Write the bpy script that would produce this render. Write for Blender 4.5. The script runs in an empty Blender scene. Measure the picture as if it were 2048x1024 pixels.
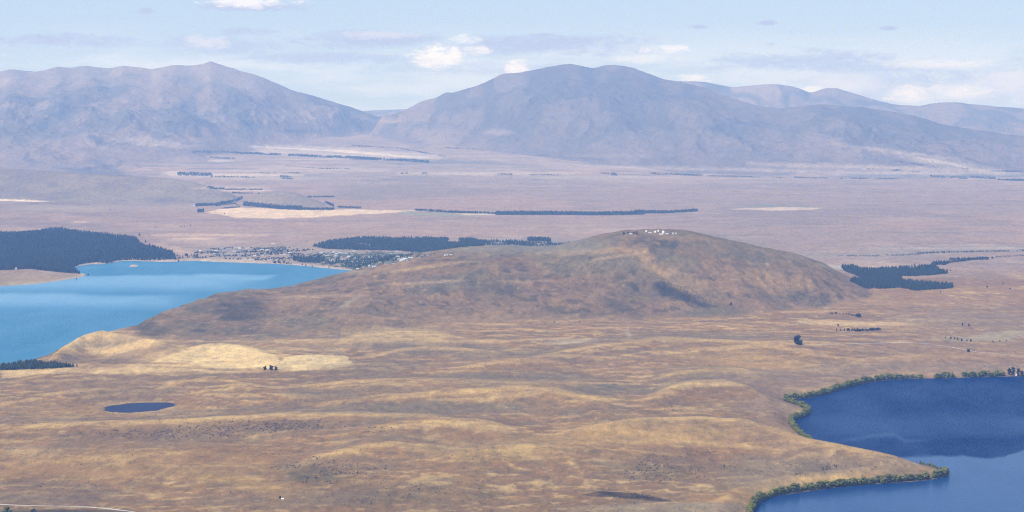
import bpy, math, random
import numpy as np
from mathutils import Vector

# ------------------------------------------------------------------ camera, sky, sun, exposure
F, HY, H = 3780.0, 210.0, 900.0          # focal length and horizon row of the 2048 px photograph, eye height (m)
sc = bpy.context.scene
COL = sc.collection
cd = bpy.data.cameras.new('camera'); cam = bpy.data.objects.new('camera', cd); COL.objects.link(cam)
cd.sensor_width = 36.0; cd.lens = 36.0 * F / 2048.0; cd.shift_y = -(512.0 - HY) / 2048.0
cd.clip_start = 10.0; cd.clip_end = 200000.0
cam.location = (0, 0, H); cam.rotation_euler = (math.radians(90), 0, 0)
sc.camera = cam
sc.view_settings.view_transform = 'Standard'; sc.view_settings.look = 'None'
sc.view_settings.exposure = 0.34; sc.view_settings.gamma = 1.0
sc.cycles.use_denoising = True; sc.cycles.denoising_prefilter = 'NONE'; sc.cycles.denoising_input_passes = 'RGB_ALBEDO_NORMAL'
sc.cycles.max_bounces = 6; sc.cycles.volume_bounces = 3
sc.cycles.pixel_filter_type = 'BLACKMAN_HARRIS'; sc.cycles.filter_width = 1.15

SUN = Vector((-0.62, -0.50, 0.92)).normalized()
sd = bpy.data.lights.new('sun', 'SUN'); so = bpy.data.objects.new('sun', sd); COL.objects.link(so)
sd.energy = 3.6; sd.angle = math.radians(0.5); sd.color = (1.0, 0.955, 0.88)
so.rotation_euler = SUN.to_track_quat('Z', 'Y').to_euler(); so.location = (0, 0, 3000)

w = bpy.data.worlds.new('World'); sc.world = w; w.use_nodes = True
nt = w.node_tree; nt.nodes.clear()
class N:
    """small helper that builds math nodes"""
    def __init__(s, nt): s.nt = nt
    def node(s, t, **k):
        n = s.nt.nodes.new(t)
        for a, b in k.items(): setattr(n, a, b)
        return n
    def put(s, inp, v):
        if hasattr(v, 'is_output'): s.nt.links.new(v, inp)
        else: inp.default_value = v
    def m(s, op, a, b=0.0, c=0.0, clamp=False):
        n = s.node('ShaderNodeMath', operation=op, use_clamp=clamp)
        s.put(n.inputs[0], a); s.put(n.inputs[1], b); s.put(n.inputs[2], c)
        return n.outputs[0]
    def comb(s, x, y, z):
        n = s.node('ShaderNodeCombineXYZ'); s.put(n.inputs[0], x); s.put(n.inputs[1], y); s.put(n.inputs[2], z)
        return n.outputs[0]
    def noise(s, vec, scale=1.0, detail=4.0, rough=0.55, dist=0.0):
        n = s.node('ShaderNodeTexNoise'); s.put(n.inputs['Vector'], vec)
        n.inputs['Scale'].default_value = scale; n.inputs['Detail'].default_value = detail
        n.inputs['Roughness'].default_value = rough; n.inputs['Distortion'].default_value = dist
        return n.outputs['Fac']
    def ramp(s, v, a, b, lo=0.0, hi=1.0, smooth=True):
        n = s.node('ShaderNodeMapRange', interpolation_type='SMOOTHSTEP' if smooth else 'LINEAR')
        s.put(n.inputs[0], v)
        for i, q in enumerate((a, b, lo, hi)): s.put(n.inputs[1 + i], q)
        return n.outputs[0]
    def mix(s, f, a, b, blend='MIX'):
        n = s.node('ShaderNodeMix', data_type='RGBA', blend_type=blend)
        s.put(n.inputs[0], f); s.put(n.inputs[6], a); s.put(n.inputs[7], b)
        return n.outputs[2]
g = N(nt)
sky = g.node('ShaderNodeTexSky', sky_type='NISHITA')
sky.sun_disc = False; sky.sun_elevation = math.asin(SUN.z); sky.sun_rotation = math.atan2(SUN.x, SUN.y)
sky.altitude = 700.0; sky.air_density = 1.0; sky.dust_density = 0.7; sky.ozone_density = 1.3
tc = g.node('ShaderNodeTexCoord'); sp = g.node('ShaderNodeSeparateXYZ'); nt.links.new(tc.outputs['Generated'], sp.inputs[0])
yy = g.m('MAXIMUM', sp.outputs[1], 0.05)
az = g.m('DIVIDE', sp.outputs[0], yy); el = g.m('DIVIDE', sp.outputs[2], yy)     # tangents of bearing and elevation
A = g.m('MULTIPLY', az, 37.8); E = g.m('MULTIPLY', el, 37.8)                     # in units of about 1.5 degrees
v1 = g.comb(g.m('MULTIPLY', A, 0.42), g.m('MULTIPLY', E, 2.1), 3.1)
n1 = g.noise(v1, 1.0, 6.0, 0.58, 0.3)
v2 = g.comb(g.m('MULTIPLY', A, 1.7), g.m('MULTIPLY', E, 4.2), 7.7)
n2 = g.noise(v2, 1.6, 8.0, 0.66, 0.6)
band = g.m('MULTIPLY', g.ramp(E, -0.5, 0.25), g.ramp(E, 1.75, 0.75))
bright = g.m('ADD', g.m('MULTIPLY', g.ramp(A, -6.0, 6.0), 0.12), 0.0)
veil = g.m('MULTIPLY', g.ramp(g.m('ADD', n1, bright), 0.43, 0.66), band)
def puffs(lst, warp, wamp=7.0, k_=1.0):
    tot = None
    for (cx, cy, rx, ry, s) in lst:
        ax = (cx - 1024) / 100.0; ey = (HY - cy) / 100.0
        dx = g.m('DIVIDE', g.m('SUBTRACT', A, ax), rx / 100.0); dy = g.m('DIVIDE', g.m('SUBTRACT', E, ey), ry / 100.0)
        r2 = g.m('ADD', g.m('MULTIPLY', dx, dx), g.m('MULTIPLY', dy, dy))
        r2 = g.m('ADD', r2, g.m('MULTIPLY', g.m('SUBTRACT', warp, 0.5), wamp))
        q = g.ramp(r2, 1.7, -0.4, 0.0, min(1.0, s * k_))
        tot = q if tot is None else g.m('MAXIMUM', tot, q)
    return tot
white = puffs([(878, 112, 52, 24, 0.95), (1035, 136, 22, 17, 0.9), (505, 3, 95, 13, 0.75), (415, 84, 40, 14, 0.38),
               (925, 80, 30, 9, 0.6), (952, 100, 32, 9, 0.75), (1335, 98, 50, 9, 0.7), (1395, 158, 36, 9, 0.7),
               (1822, 188, 44, 18, 0.75), (1925, 182, 70, 18, 0.65), (1630, 180, 26, 8, 0.7), (1290, 118, 60, 9, .4),
               (2010, 160, 60, 30, .4), (1880, 128, 120, 9, .5), (1700, 165, 70, 22, .35), (760, 70, 90, 8, .3)], n2)
grey = puffs([(740, 78, 150, 16, 0.55), (1150, 92, 260, 20, 0.62), (1700, 125, 260, 22, 0.6), (140, 80, 110, 13, 0.5),
              (640, 118, 180, 11, 0.45), (290, 24, 22, 7, 0.5), (490, 64, 60, 9, 0.4), (1085, 70, 28, 4, .5),
              (1395, 54, 18, 4, .45), (1535, 46, 18, 5, .45), (1780, 57, 18, 4, .5), (1540, 88, 16, 4, .45),
              (1850, 175, 260, 34, .5), (500, 14, 90, 9, .45), (1000, 140, 220, 14, .35), (450, 92, 120, 20, .35)], g.m('MULTIPLY', g.m('ADD', n1, n2), 0.5), 9.0, 2.1)
sk = g.mix(0.7, sky.outputs[0], (5.0, 6.6, 9.4, 1.0))
c1 = g.mix(g.m('MULTIPLY', veil, 0.7), sk, (7.6, 8.3, 9.9, 1.0))
c2 = g.mix(grey, c1, (4.7, 5.2, 7.4, 1.0))
c3 = g.mix(white, c2, (10.6, 10.3, 10.4, 1.0))
bg = g.node('ShaderNodeBackground'); nt.links.new(c3, bg.inputs[0]); bg.inputs[1].default_value = 0.085
wo = g.node('ShaderNodeOutputWorld'); nt.links.new(bg.outputs[0], wo.inputs[0])

# ------------------------------------------------------------------ helpers
rng = np.random.default_rng(7); random.seed(7)
TAB = rng.random((256, 256)).astype(np.float32)
def vn(x, y):
    xi = np.floor(x).astype(np.int64); yi = np.floor(y).astype(np.int64)
    fx = (x - xi); fy = (y - yi)
    fx = fx * fx * fx * (fx * (fx * 6 - 15) + 10); fy = fy * fy * fy * (fy * (fy * 6 - 15) + 10)
    x0 = xi & 255; x1 = (xi + 1) & 255; y0 = yi & 255; y1 = (yi + 1) & 255
    a = TAB[x0, y0]; b = TAB[x1, y0]; c = TAB[x0, y1]; d = TAB[x1, y1]
    return (a + (b - a) * fx) * (1 - fy) + (c + (d - c) * fx) * fy
def fbm(x, y, size, octv=5, seed=0.0, gain=0.5, ridged=False):
    s = 0.0; a = 1.0; t = 0.0; ca, sa = math.cos(0.65), math.sin(0.65)
    X = x / size + 17.3 * seed + 100.0; Y = y / size - 9.7 * seed + 100.0
    for i in range(octv):
        n = vn(X, Y) * 2 - 1
        if ridged: n = 1 - 2 * np.abs(n)
        s = s + n * a; t += a; a *= gain
        X, Y = (X * ca - Y * sa) * 2.03 + 3.7, (X * sa + Y * ca) * 2.03 + 1.9
    return s / t
def sstep(x, a, b):
    t = np.clip((x - a) / (b - a), 0, 1); return t * t * (3 - 2 * t)
def ground_d(py, z=0.0): return (H - z) * F / (py - HY)
def world(px, py, z=0.0):
    d = ground_d(np.asarray(py, float), z); return (np.asarray(px, float) - 1024) / F * d, d
def signed(X, Y, poly):
    """distance to a closed polygon, positive outside (numpy arrays)"""
    px, py = poly; n = len(px); best = np.full(X.shape, 1e18); inside = np.zeros(X.shape, bool)
    for i in range(n):
        ax, ay = px[i], py[i]; bx, by = px[(i + 1) % n], py[(i + 1) % n]
        ex, ey = bx - ax, by - ay; L = ex * ex + ey * ey + 1e-9
        t = np.clip(((X - ax) * ex + (Y - ay) * ey) / L, 0, 1)
        q = (X - ax - t * ex) ** 2 + (Y - ay - t * ey) ** 2
        np.minimum(best, q, out=best)
        c = ((ay > Y) != (by > Y)); c &= (X < ex * (Y - ay) / (ey if abs(ey) > 1e-9 else 1e-9) + ax)
        inside ^= c
    d = np.sqrt(best); d[inside] *= -1
    return d
def smooth_poly(pts, n=3):
    P = np.array(pts, float)
    for _ in range(n):
        Q = np.roll(P, -1, 0); P = np.stack([P * .75 + Q * .25, P * .25 + Q * .75], 1).reshape(-1, 2)
    return P
def signed_box(X, Y, poly, pad, far=1e4):
    out = np.full(X.shape, float(far)); px, py = poly
    m = (X > px.min() - pad) & (X < px.max() + pad) & (Y > py.min() - pad) & (Y < py.max() + pad)
    if m.any(): out[m] = signed(X[m], Y[m], poly)
    return out

# ------------------------------------------------------------------ shores (drawn on the flat water level, then in metres)
TEK = smooth_poly([(-1500, 600), (-700, 590), (-200, 580), (0, 572), (60, 569), (110, 563), (176, 552), (166, 547), (144, 541), (150, 534),
                   (176, 528), (205, 529), (230, 524), (250, 521), (300, 523), (345, 524), (375, 521), (440, 524), (500, 526),
                   (560, 528), (600, 531), (660, 537), (715, 542), (760, 546), (735, 556), (650, 575), (560, 597), (470, 610),
                   (400, 624), (340, 636), (290, 647), (252, 655), (225, 662), (200, 668), (160, 680), (125, 693), (95, 711), (50, 724), (-60, 734), (-700, 745), (-1500, 760)], 2)
ALEX = smooth_poly([(3600, 738), (2800, 740), (2300, 745), (2048, 752), (1960, 754), (1880, 757), (1800, 758), (1740, 764), (1690, 776),
                    (1650, 790), (1610, 797), (1578, 799), (1572, 804), (1600, 812), (1622, 824), (1612, 833), (1588, 839),
                    (1584, 850), (1596, 866), (1622, 886), (1650, 897), (1720, 909), (1800, 922), (1850, 930), (1880, 938), (1897, 948),
                    (1893, 954), (1850, 961), (1750, 968), (1650, 977), (1560, 990), (1522, 1001), (1508, 1016), (1503, 1040),
                    (1500, 1100), (1560, 1200), (2000, 1300), (3600, 1300)], 1)
TEKW = world(TEK[:, 0], TEK[:, 1]); ALEXW = world(ALEX[:, 0], ALEX[:, 1])
PZ = 9.0
POND = smooth_poly([(203, 820), (228, 810), (290, 804), (356, 807), (340, 816), (300, 823), (225, 826)], 2)
PONDW = world(POND[:, 0], POND[:, 1], PZ); _t = np.arange(len(POND)) * 6.283 / len(POND); _k = 1 + 0.05 * np.sin(3 * _t + 1) + 0.045 * np.sin(7 * _t) + 0.03 * np.sin(13 * _t + 2)
PONDW = (PONDW[0].mean() + (PONDW[0] - PONDW[0].mean()) * _k, PONDW[1].mean() + (PONDW[1] - PONDW[1].mean()) * _k)
ISL = world(*(smooth_poly([(258, 531), (268, 529), (278, 531), (272, 534), (260, 534)], 1).T))

def ridge(px, pts): a = np.array(pts, float); return np.interp(px, a[:, 0], a[:, 1])
# silhouettes in the photograph: (px, py of the skyline, distance of the crest, distance of the foot)
LEFT = [(-900, 175, 29000, 21500), (-300, 150, 29000, 22000), (0, 142, 29500, 22300), (20, 138, 29500, 22300), (68, 143, 29800, 22500), (85, 141, 29800, 22500),
        (116, 133, 29900, 22600), (137, 136, 29900, 22600), (171, 132, 30000, 22800), (219, 138, 30000, 23000), (246, 132, 30000, 23200),
        (273, 134, 30000, 23400), (301, 139, 30000, 23700), (342, 130, 30000, 24300), (390, 131, 30000, 25000), (410, 128, 30000, 25300),
        (419, 122, 30000, 25400), (444, 130, 30100, 25800), (513, 150, 30400, 26800), (581, 179, 30800, 27600), (649, 198, 31200, 28400),
        (701, 214, 31600, 29200), (725, 222, 32000, 29800), (770, 237, 32500, 30600), (800, 254, 33000, 31200), (880, 340, 33000, 31500), (900, 800, 33000, 31500), (3000, 900, 33000, 31500)]
RIGHT = [(-900, 900, 31000, 29500), (660, 800, 31000, 29500), (700, 320, 31000, 29500), (763, 238, 31000, 29500), (811, 219, 31000, 29000), (841, 203, 30800, 28300), (869, 197, 30600, 27800),
         (893, 183, 30500, 27300), (903, 185, 30500, 27200), (958, 171, 30300, 26500), (1002, 149, 30200, 26000), (1030, 147, 30200, 25700), (1053, 142, 30000, 25500), (1080, 138, 30000, 25300),
         (1111, 132, 30000, 25000), (1142, 128, 30000, 24700), (1187, 137, 30000, 24400), (1210, 130, 30000, 24200), (1231, 130, 30000, 24000),
         (1265, 135, 30000, 23800), (1316, 155, 29700, 23500), (1350, 163, 29400, 23200), (1400, 173, 29000, 23000), (1460, 195, 28600, 22900), (1520, 212, 28000, 22900),
         (1567, 217, 27800, 22800), (1638, 209, 27500, 22800), (1724, 214, 27500, 22600), (1826, 231, 27000, 22600), (1878, 248, 26600, 22500),
         (1960, 262, 26400, 22500), (2048, 272, 26000, 22500), (2400, 262, 26000, 22500), (3000, 280, 26000, 22500)]
BACK = [(-900, 900, 37000, 33000), (1290, 900, 37000, 33000), (1300, 158, 37000, 33000), (1348, 161, 37000, 33000), (1416, 164, 37000, 33000), (1461, 175, 37000, 33000), (1502, 170, 37000, 33000),
        (1560, 168, 37000, 33000), (1587, 173, 37000, 33000), (1621, 185, 37000, 33000), (1649, 177, 37000, 33000), (1676, 177, 37000, 33000),
        (1741, 197, 37000, 33000), (1785, 209, 36500, 32000), (1840, 212, 36000, 31000), (1861, 207, 35000, 30000), (1912, 204, 34500, 29000),
        (1963, 210, 34000, 28500), (2048, 217, 34000, 28000), (3000, 240, 34000, 28000)]
PASS = [(-900, 900, 44000, 41000), (640, 900, 44000, 41000), (690, 226, 44000, 41000), (735, 221, 44000, 41000), (780, 219, 44000, 41000), (820, 218, 44000, 41000), (900, 224, 44000, 41000), (960, 900, 44000, 41000), (3000, 900, 44000, 41000)]
FOOT1 = [(-900, 325, 19500, 17600), (0, 338, 19000, 17500), (60, 340, 19000, 17500), (146, 347, 18800, 17400), (220, 350, 18700, 17300), (256, 351, 18600, 17300),
         (342, 358, 18400, 17200), (390, 366, 18200, 17100), (427, 378, 18000, 17100), (464, 389, 17800, 17100), (480, 400, 17700, 17200), (500, 440, 17700, 17300), (520, 900, 17700, 17300), (3000, 900, 17700, 17300)]
FOOT2 = [(-900, 900, 17200, 16500), (470, 900, 17200, 16500), (487, 403, 17200, 16500), (523, 386, 17300, 16400), (564, 383, 17300, 16400), (593, 388, 17200, 16300), (637, 403, 17000, 16300), (666, 416, 16800, 16300), (680, 900, 16800, 16300), (3000, 900, 16800, 16300)]
FOOT0 = [(-900, 270, 26500, 22000), (0, 258, 26500, 22000), (120, 246, 26500, 22000), (200, 262, 26500, 22000), (260, 285, 26000, 22000), (330, 296, 25500, 22300), (400, 312, 25000, 22500), (460, 330, 24500, 22500), (520, 900, 24500, 22500), (3000, 900, 24500, 22500)]
JOHN = [(-900, 900, 7700, 7300), (215, 900, 7700, 7300), (235, 672, 7450, 7250), (252, 662, 7500, 7250), (290, 640, 7600, 7200), (340, 622, 7800, 7200), (400, 602, 8000, 7150), (440, 591, 8150, 7150),
        (490, 586, 8250, 7150), (540, 588, 8350, 7150), (580, 582, 8400, 7150), (640, 569, 8500, 7150), (700, 553, 8600, 7250), (760, 533, 8700, 7350), (820, 518, 8750, 7450),
        (860, 511, 8800, 7500), (920, 503, 8850, 7600), (985, 498, 8900, 7680), (1050, 500, 8950, 7740), (1110, 499, 9000, 7780), (1150, 489, 9000, 7800), (1200, 476, 9000, 7800),
        (1245, 467, 9000, 7800), (1290, 464, 9000, 7800), (1330, 465, 9000, 7820), (1370, 466, 8980, 7850), (1410, 475, 8950, 7900), (1460, 487, 8900, 7950),
        (1510, 499, 8870, 8000), (1560, 509, 8850, 8050), (1590, 516, 8850, 8100), (1646, 535, 8850, 8200), (1680, 556, 8850, 8300), (1716, 576, 8800, 8450), (1735, 588, 8800, 8520), (1790, 610, 8750, 8600), (1800, 900, 8750, 8600), (3000, 900, 8750, 8600)]
# low crests of the rolling moraine: polyline of (px, py), height, front width, back width
CRESTS = [
    ([(60, 722), (90, 712), (130, 690), (170, 669), (205, 661), (260, 671), (330, 684), (400, 692)], 40, 230, 120),
    ([(340, 700), (420, 687), (480, 694), (560, 714)], 14, 200, 90),
    ([(640, 690), (740, 668), (820, 662), (900, 668), (960, 680)], 14, 240, 160),
    ([(700, 712), (800, 700), (850, 694), (930, 698), (1060, 712)], 12, 200, 150),
    ([(840, 744), (960, 728), (1060, 716), (1200, 690), (1330, 676), (1500, 684), (1640, 690), (1760, 690)], 16, 240, 170),
    ([(560, 775), (700, 763), (850, 763), (1010, 764), (1160, 768), (1260, 760)], 15, 180, 150),
    ([(600, 802), (760, 792), (900, 784), (1050, 779), (1120, 784), (1200, 795), (1300, 796)], 18, 190, 150),
    ([(1260, 800), (1330, 776), (1390, 763), (1450, 761), (1500, 775), (1540, 795), (1570, 820)], 24, 190, 130),
    ([(1290, 752), (1400, 740), (1470, 738), (1560, 750)], 12, 160, 120),
    ([(-200, 862), (60, 852), (130, 848), (300, 842), (420, 834), (560, 828), (700, 827), (830, 831), (930, 840), (1020, 835)], 19, 190, 140),
    ([(640, 868), (760, 858), (860, 848), (960, 846), (1080, 852)], 17, 200, 120),
    ([(1100, 858), (1200, 846), (1300, 838), (1400, 837), (1500, 846), (1560, 862), (1620, 882), (1700, 896), (1790, 911), (1850, 928), (1890, 944)], 26, 220, 90),
    ([(1230, 890), (1330, 878), (1450, 890), (1600, 905)], 10, 170, 120),
    ([(540, 948), (620, 918), (720, 898), (800, 890), (900, 900)], 16, 170, 110),
    ([(820, 930), (960, 906), (1060, 896), (1160, 905)], 12, 170, 120),
    ([(1380, 1012), (1470, 985), (1540, 965), (1620, 950), (1720, 945), (1800, 940)], 10, 120, 90),
    ([(-200, 940), (60, 925), (200, 915), (380, 905), (520, 912)], 8, 200, 150),
    ([(-300, 742), (0, 738), (200, 730), (330, 732), (500, 745)], 8, 150, 120),
    ([(300, 770), (420, 758), (520, 768)], 8, 150, 120), ([(60, 790), (200, 780), (330, 778)], 8, 150, 120),
    ([(1700, 640), (1850, 628), (2100, 622), (2500, 620)], 7, 200, 200), ([(1650, 720), (1800, 712), (2000, 705), (2300, 705)], 10, 200, 160),
    ([(-700, 570), (-200, 548), (0, 541), (60, 538), (110, 541), (165, 549)], 17, 170, 300),
]
def hill_from(PX, Y, tab, seed, amp, gsize, conc, crest_noise, X):
    a = np.array(tab, float)
    gx = np.arange(-1700.0, 3800.0, 2.0)
    def table(k, wd):
        y = np.interp(gx, a[:, 0], a[:, k]); kern = np.exp(-(np.arange(-3 * wd, 3 * wd + 1) / wd) ** 2 / 2.0); kern /= kern.sum()
        return np.convolve(np.pad(y, 3 * wd, 'edge'), kern, 'valid')
    lo = np.interp(PX, gx, table(1, 2)); dr = np.interp(PX, gx, table(2, 25)); df = np.interp(PX, gx, table(3, 30))
    zc = H - (lo - HY) / F * dr
    zf = BASE(PX, df)
    t = np.clip((Y - df) / (dr - df), -0.3, 1)
    tp = np.clip(t, 0, 1)
    s = (1 - conc) * tp + conc * tp * tp * (3 - 2 * tp)
    s = s * (0.72 + 0.28 * tp)
    z = zf + (zc - zf) * s
    z = np.where(Y < df, zf - (df - Y) * 0.35, z)
    back = np.clip(Y - dr, 0, None)
    z = z - 0.00008 * back ** 2 * (back < 900) - (back >= 900) * (64 + (back - 900) * 0.25)
    r = fbm(X, Y * 0.7, gsize, 6, seed, 0.5, True) * 0.75 + fbm(X, Y, gsize * 0.35, 4, seed + 5) * 0.4
    env = np.clip(4 * tp * (1 - tp), 0, 1) * np.clip((zc - zf) / 250.0, 0, 1.2) ** 0.6
    env = env * np.clip((1 - tp) * 2.6, 0, 1)
    z = z + amp * r * env
    if gsize < 450 and amp > 20: z = z + env * (9 * fbm(X, Y, 120, 4, seed + 3, 0.6, True) + 3.5 * fbm(X, Y, 32, 3, seed + 4))
    if gsize > 1800: z = z + env * 60 * fbm(X, Y * 0.6, 620, 5, seed + 3, 0.55, True)
    z = z + crest_noise * fbm(X, Y, gsize * 0.12, 4, seed + 9) * np.clip(tp * 1.5, 0, 1)
    return z
def BASE(PX, Y):
    far = np.interp(Y, [0, 17900, 20000, 22000, 25000, 27000, 30000, 32000, 60000], [0, 0, 22, 85, 180, 257, 440, 604, 640])
    side = 1 - 0.62 * sstep(PX, 950, 1500)                    # the plain climbs only towards the pass
    return 4.0 + far * np.where(Y < 30000, side, side)
def height(X, Y):
    """terrain height and the id of the landform it belongs to"""
    PX = 1024 + F * X / Y
    base = BASE(PX, Y)
    near = sstep(Y, 10200, 8200)
    roll = fbm(X, Y, 820, 4, 1.0) * 10 + fbm(X * 0.8, Y, 260, 4, 2.0) * 9 + fbm(X, Y, 70, 3, 2.5) * 2.4
    mid = fbm(X, Y, 1500, 4, 3.0) * 5 * sstep(Y, 9500, 12000) + fbm(X, Y, 300, 3, 3.3) * 1.2
    z = base + near * (roll + 9) + (1 - near) * mid + 2
    z = z + fbm(X, Y, 2500, 5, 3.9) * 26 * sstep(Y, 19500, 24000)
    # rising ground of the big wood beside the turquoise lake, and low hills on the west side of the plain
    z = z + 42 * np.exp(-(((X + 3150) / 1200) ** 2 + ((Y - 12300) / 1300) ** 2)) + 26 * np.exp(-(((X - 30) / 1100) ** 2 + ((Y - 11900) / 420) ** 2))
    z = z + 50 * np.exp(-(((X + 4500) / 1500) ** 2 + ((Y - 15000) / 1100) ** 2))
    z = z + np.clip(fbm(X, Y, 500, 4, 4.4) + 0.1, 0, 1) * 20 * sstep(-X, 2200, 3500) * sstep(Y, 13200, 14500)
    cre = np.zeros(z.shape); hol = np.zeros(z.shape)
    for pts, hc, wf, wb in CRESTS:
        a = np.array(pts, float)
        cy = np.interp(PX, a[:, 0], a[:, 1]); dc = (H - hc - 12) * F / (cy - HY)
        L = a[-1, 0] - a[0, 0]; e = min(160.0, L * 0.28)
        tap = sstep(PX, a[0, 0] - 10, a[0, 0] + e) * sstep(-PX, -a[-1, 0] - 10, -a[-1, 0] + e)
        wob = 1 + 0.25 * fbm(X, Y, 180, 2, hc)
        t = (Y - dc)
        p = np.where(t < 0, np.exp(-(t / (wf * wob)) ** 2), np.exp(-(t / (wb * wob)) ** 2))
        z = z * (1 - 0.45 * p * tap) + hc * tap * p + 5 * p * tap
        cre = np.maximum(cre, np.exp(-((t + 8) / (22 + 0.5 * hc)) ** 2) * tap); hol = np.maximum(hol, sstep(t, 30, 90) * (1 - sstep(t, wb * 1.2, wb * 2.4)) * tap)
    kind = np.zeros(z.shape, np.int8)
    for k, (tab, seed, amp, gs, conc, cn) in enumerate([(JOHN, 11, 48, 430, 0.55, 6), (FOOT1, 12, 30, 800, 0.9, 6), (FOOT2, 13, 8, 400, 0.9, 3),
                                       (LEFT, 14, 220, 2300, 0.2, 18), (RIGHT, 15, 240, 2300, 0.2, 18), (BACK, 16, 120, 2400, 0.2, 16), (PASS, 17, 20, 2000, 0.3, 6), (FOOT0, 18, 150, 1900, 0.5, 14)]):
        a = np.array(tab, float)
        m = (Y > a[:, 3].min() - 600) & (Y < a[:, 2].max() + 9000)
        if not m.any(): continue
        hz = hill_from(PX[m], Y[m], tab, seed, amp, gs, conc, cn, X[m])
        zz = z[m]; kk = kind[m]
        blend = 12.0 if k < 3 else 40.0                          # soft foot where the slope meets the plain
        up = hz > zz
        sm = np.clip(0.5 + 0.5 * (hz - zz) / blend, 0, 1)
        kk[up] = k + 1
        z[m] = zz * (1 - sm) + hz * sm + blend * 0.25 * sm * (1 - sm)
        kind[m] = kk
    sdl = np.minimum(signed_box(X, Y, TEKW, 400), signed_box(X, Y, ALEXW, 400))
    sdl = np.maximum(sdl, -signed_box(X, Y, ISL, 100, 1e4)) if True else sdl
    wob = fbm(X, Y, 60, 3, 5.5) * 5
    land = sstep(sdl + wob, -2, 75)
    z = np.where(sdl + wob > 0, 0.6 + (z - 0.6) * (0.08 * sstep(sdl, 0, 6) + 0.92 * land), -0.6 - 6 * sstep(-(sdl + wob), 0, 60))
    sp_ = signed_box(X, Y, PONDW, 300)
    fl = sstep(-sp_, -170, -10)
    z = z * (1 - fl) + (PZ + 0.8) * fl
    z = np.where(sp_ < 0, PZ - 2, z)
    z = np.where(Y < 3950, z * 1.0, z)
    return z, kind, sdl, sp_, cre, hol

# ------------------------------------------------------------------ terrain grid (rows by distance, columns by bearing)
rows = [150.0]
while rows[-1] < 46500:
    d = rows[-1]
    if d < 3900: s = 90
    elif d < 7200: s = d * d / 3.4e6 * 1.25
    elif d < 9150: s = 11
    elif d < 17000: s = min(d * d / 3.4e6 * 1.1, 60)
    elif d < 19200: s = 40
    elif d < 31000: s = 48
    else: s = 110
    rows.append(d + s)
rows = np.array(rows)
cols = np.concatenate([np.arange(-1600.0, -560, 13), np.arange(-560, 2610, 2.0), np.arange(2612.0, 3700, 13)])
YY, CC = np.meshgrid(rows, cols, indexing='ij')
XX = (CC - 1024) / F * YY
ZZ, KK, SD, SP, CRE, HOL = height(XX, YY)
nr, nc = XX.shape
PYG = HY + (H - ZZ) / YY * F                                 # row of the photograph each point falls on

def hit(px, py):
    """first ground point met when looking along a bearing and elevation: returns X, Y, Z"""
    c = int(np.clip(np.searchsorted(cols, px), 0, nc - 1)); col = PYG[:, c]
    st = np.searchsorted(rows, 2500)
    k = st + int(np.argmax(col[st:] <= py)) if (col[st:] <= py).any() else nr - 1
    p0, p1 = col[k - 1], col[k]; t = 0 if p0 == p1 else min(max((p0 - py) / (p0 - p1), 0), 1)
    y = rows[k - 1] + (rows[k] - rows[k - 1]) * t; x = (px - 1024) / F * y
    return x, y, gz(x, y)
def gz(x, y):
    x = np.atleast_1d(np.asarray(x, float)); y = np.atleast_1d(np.asarray(y, float))
    r = np.clip(np.searchsorted(rows, y) - 1, 0, nr - 2); c = np.clip(np.interp(1024 + F * x / y, cols, np.arange(nc)), 0, nc - 1.001)
    ci = c.astype(int); fc = c - ci; fr = np.clip((y - rows[r]) / (rows[r + 1] - rows[r]), 0, 1)
    z = (ZZ[r, ci] * (1 - fc) + ZZ[r, ci + 1] * fc) * (1 - fr) + (ZZ[r + 1, ci] * (1 - fc) + ZZ[r + 1, ci + 1] * fc) * fr
    return z if z.size > 1 else float(z[0])

# ---- ground colour: patches of dry grass, tussock, scree, fields
def lay(cur, col, m): return cur * (1 - m[..., None]) + np.array(col) * m[..., None]
n_a = fbm(XX, YY, 420, 5, 21); n_b = fbm(XX, YY * 0.6, 130, 5, 22); n_c = fbm(XX * 0.8, YY, 900, 5, 23); n_d = fbm(XX, YY * 0.45, 38, 4, 24)
TAN = (0.335, 0.205, 0.105); GOLD = (0.52, 0.345, 0.145); STRAW = (0.68, 0.50, 0.25); RED = (0.245, 0.155, 0.092); GREY = (0.215, 0.178, 0.132)
SAGE = (0.20, 0.175, 0.115); DARK = (0.075, 0.075, 0.055); MAUVE = (0.305, 0.232, 0.165); PALE = (0.56, 0.45, 0.30); SCREE = (0.42, 0.36, 0.29)
C = np.zeros(XX.shape + (3,)) + np.array(TAN)
C = lay(C, RED, 0.55 * sstep(n_a + 0.5 * n_b, 0.0, 0.5))
C = lay(C, GOLD, 0.34 * sstep(-n_a + 0.7 * n_b + 0.6 * n_d, 0.12, 0.6))
C = lay(C, GREY, 0.5 * sstep(n_c - 0.4 * n_b, 0.08, 0.45))
C = lay(C, STRAW, 0.5 * sstep(n_b + 0.9 * n_d, 0.42, 0.8))
C = lay(C, RED, 0.45 * sstep(-n_b + 0.8 * n_d, 0.28, 0.7))
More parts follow.
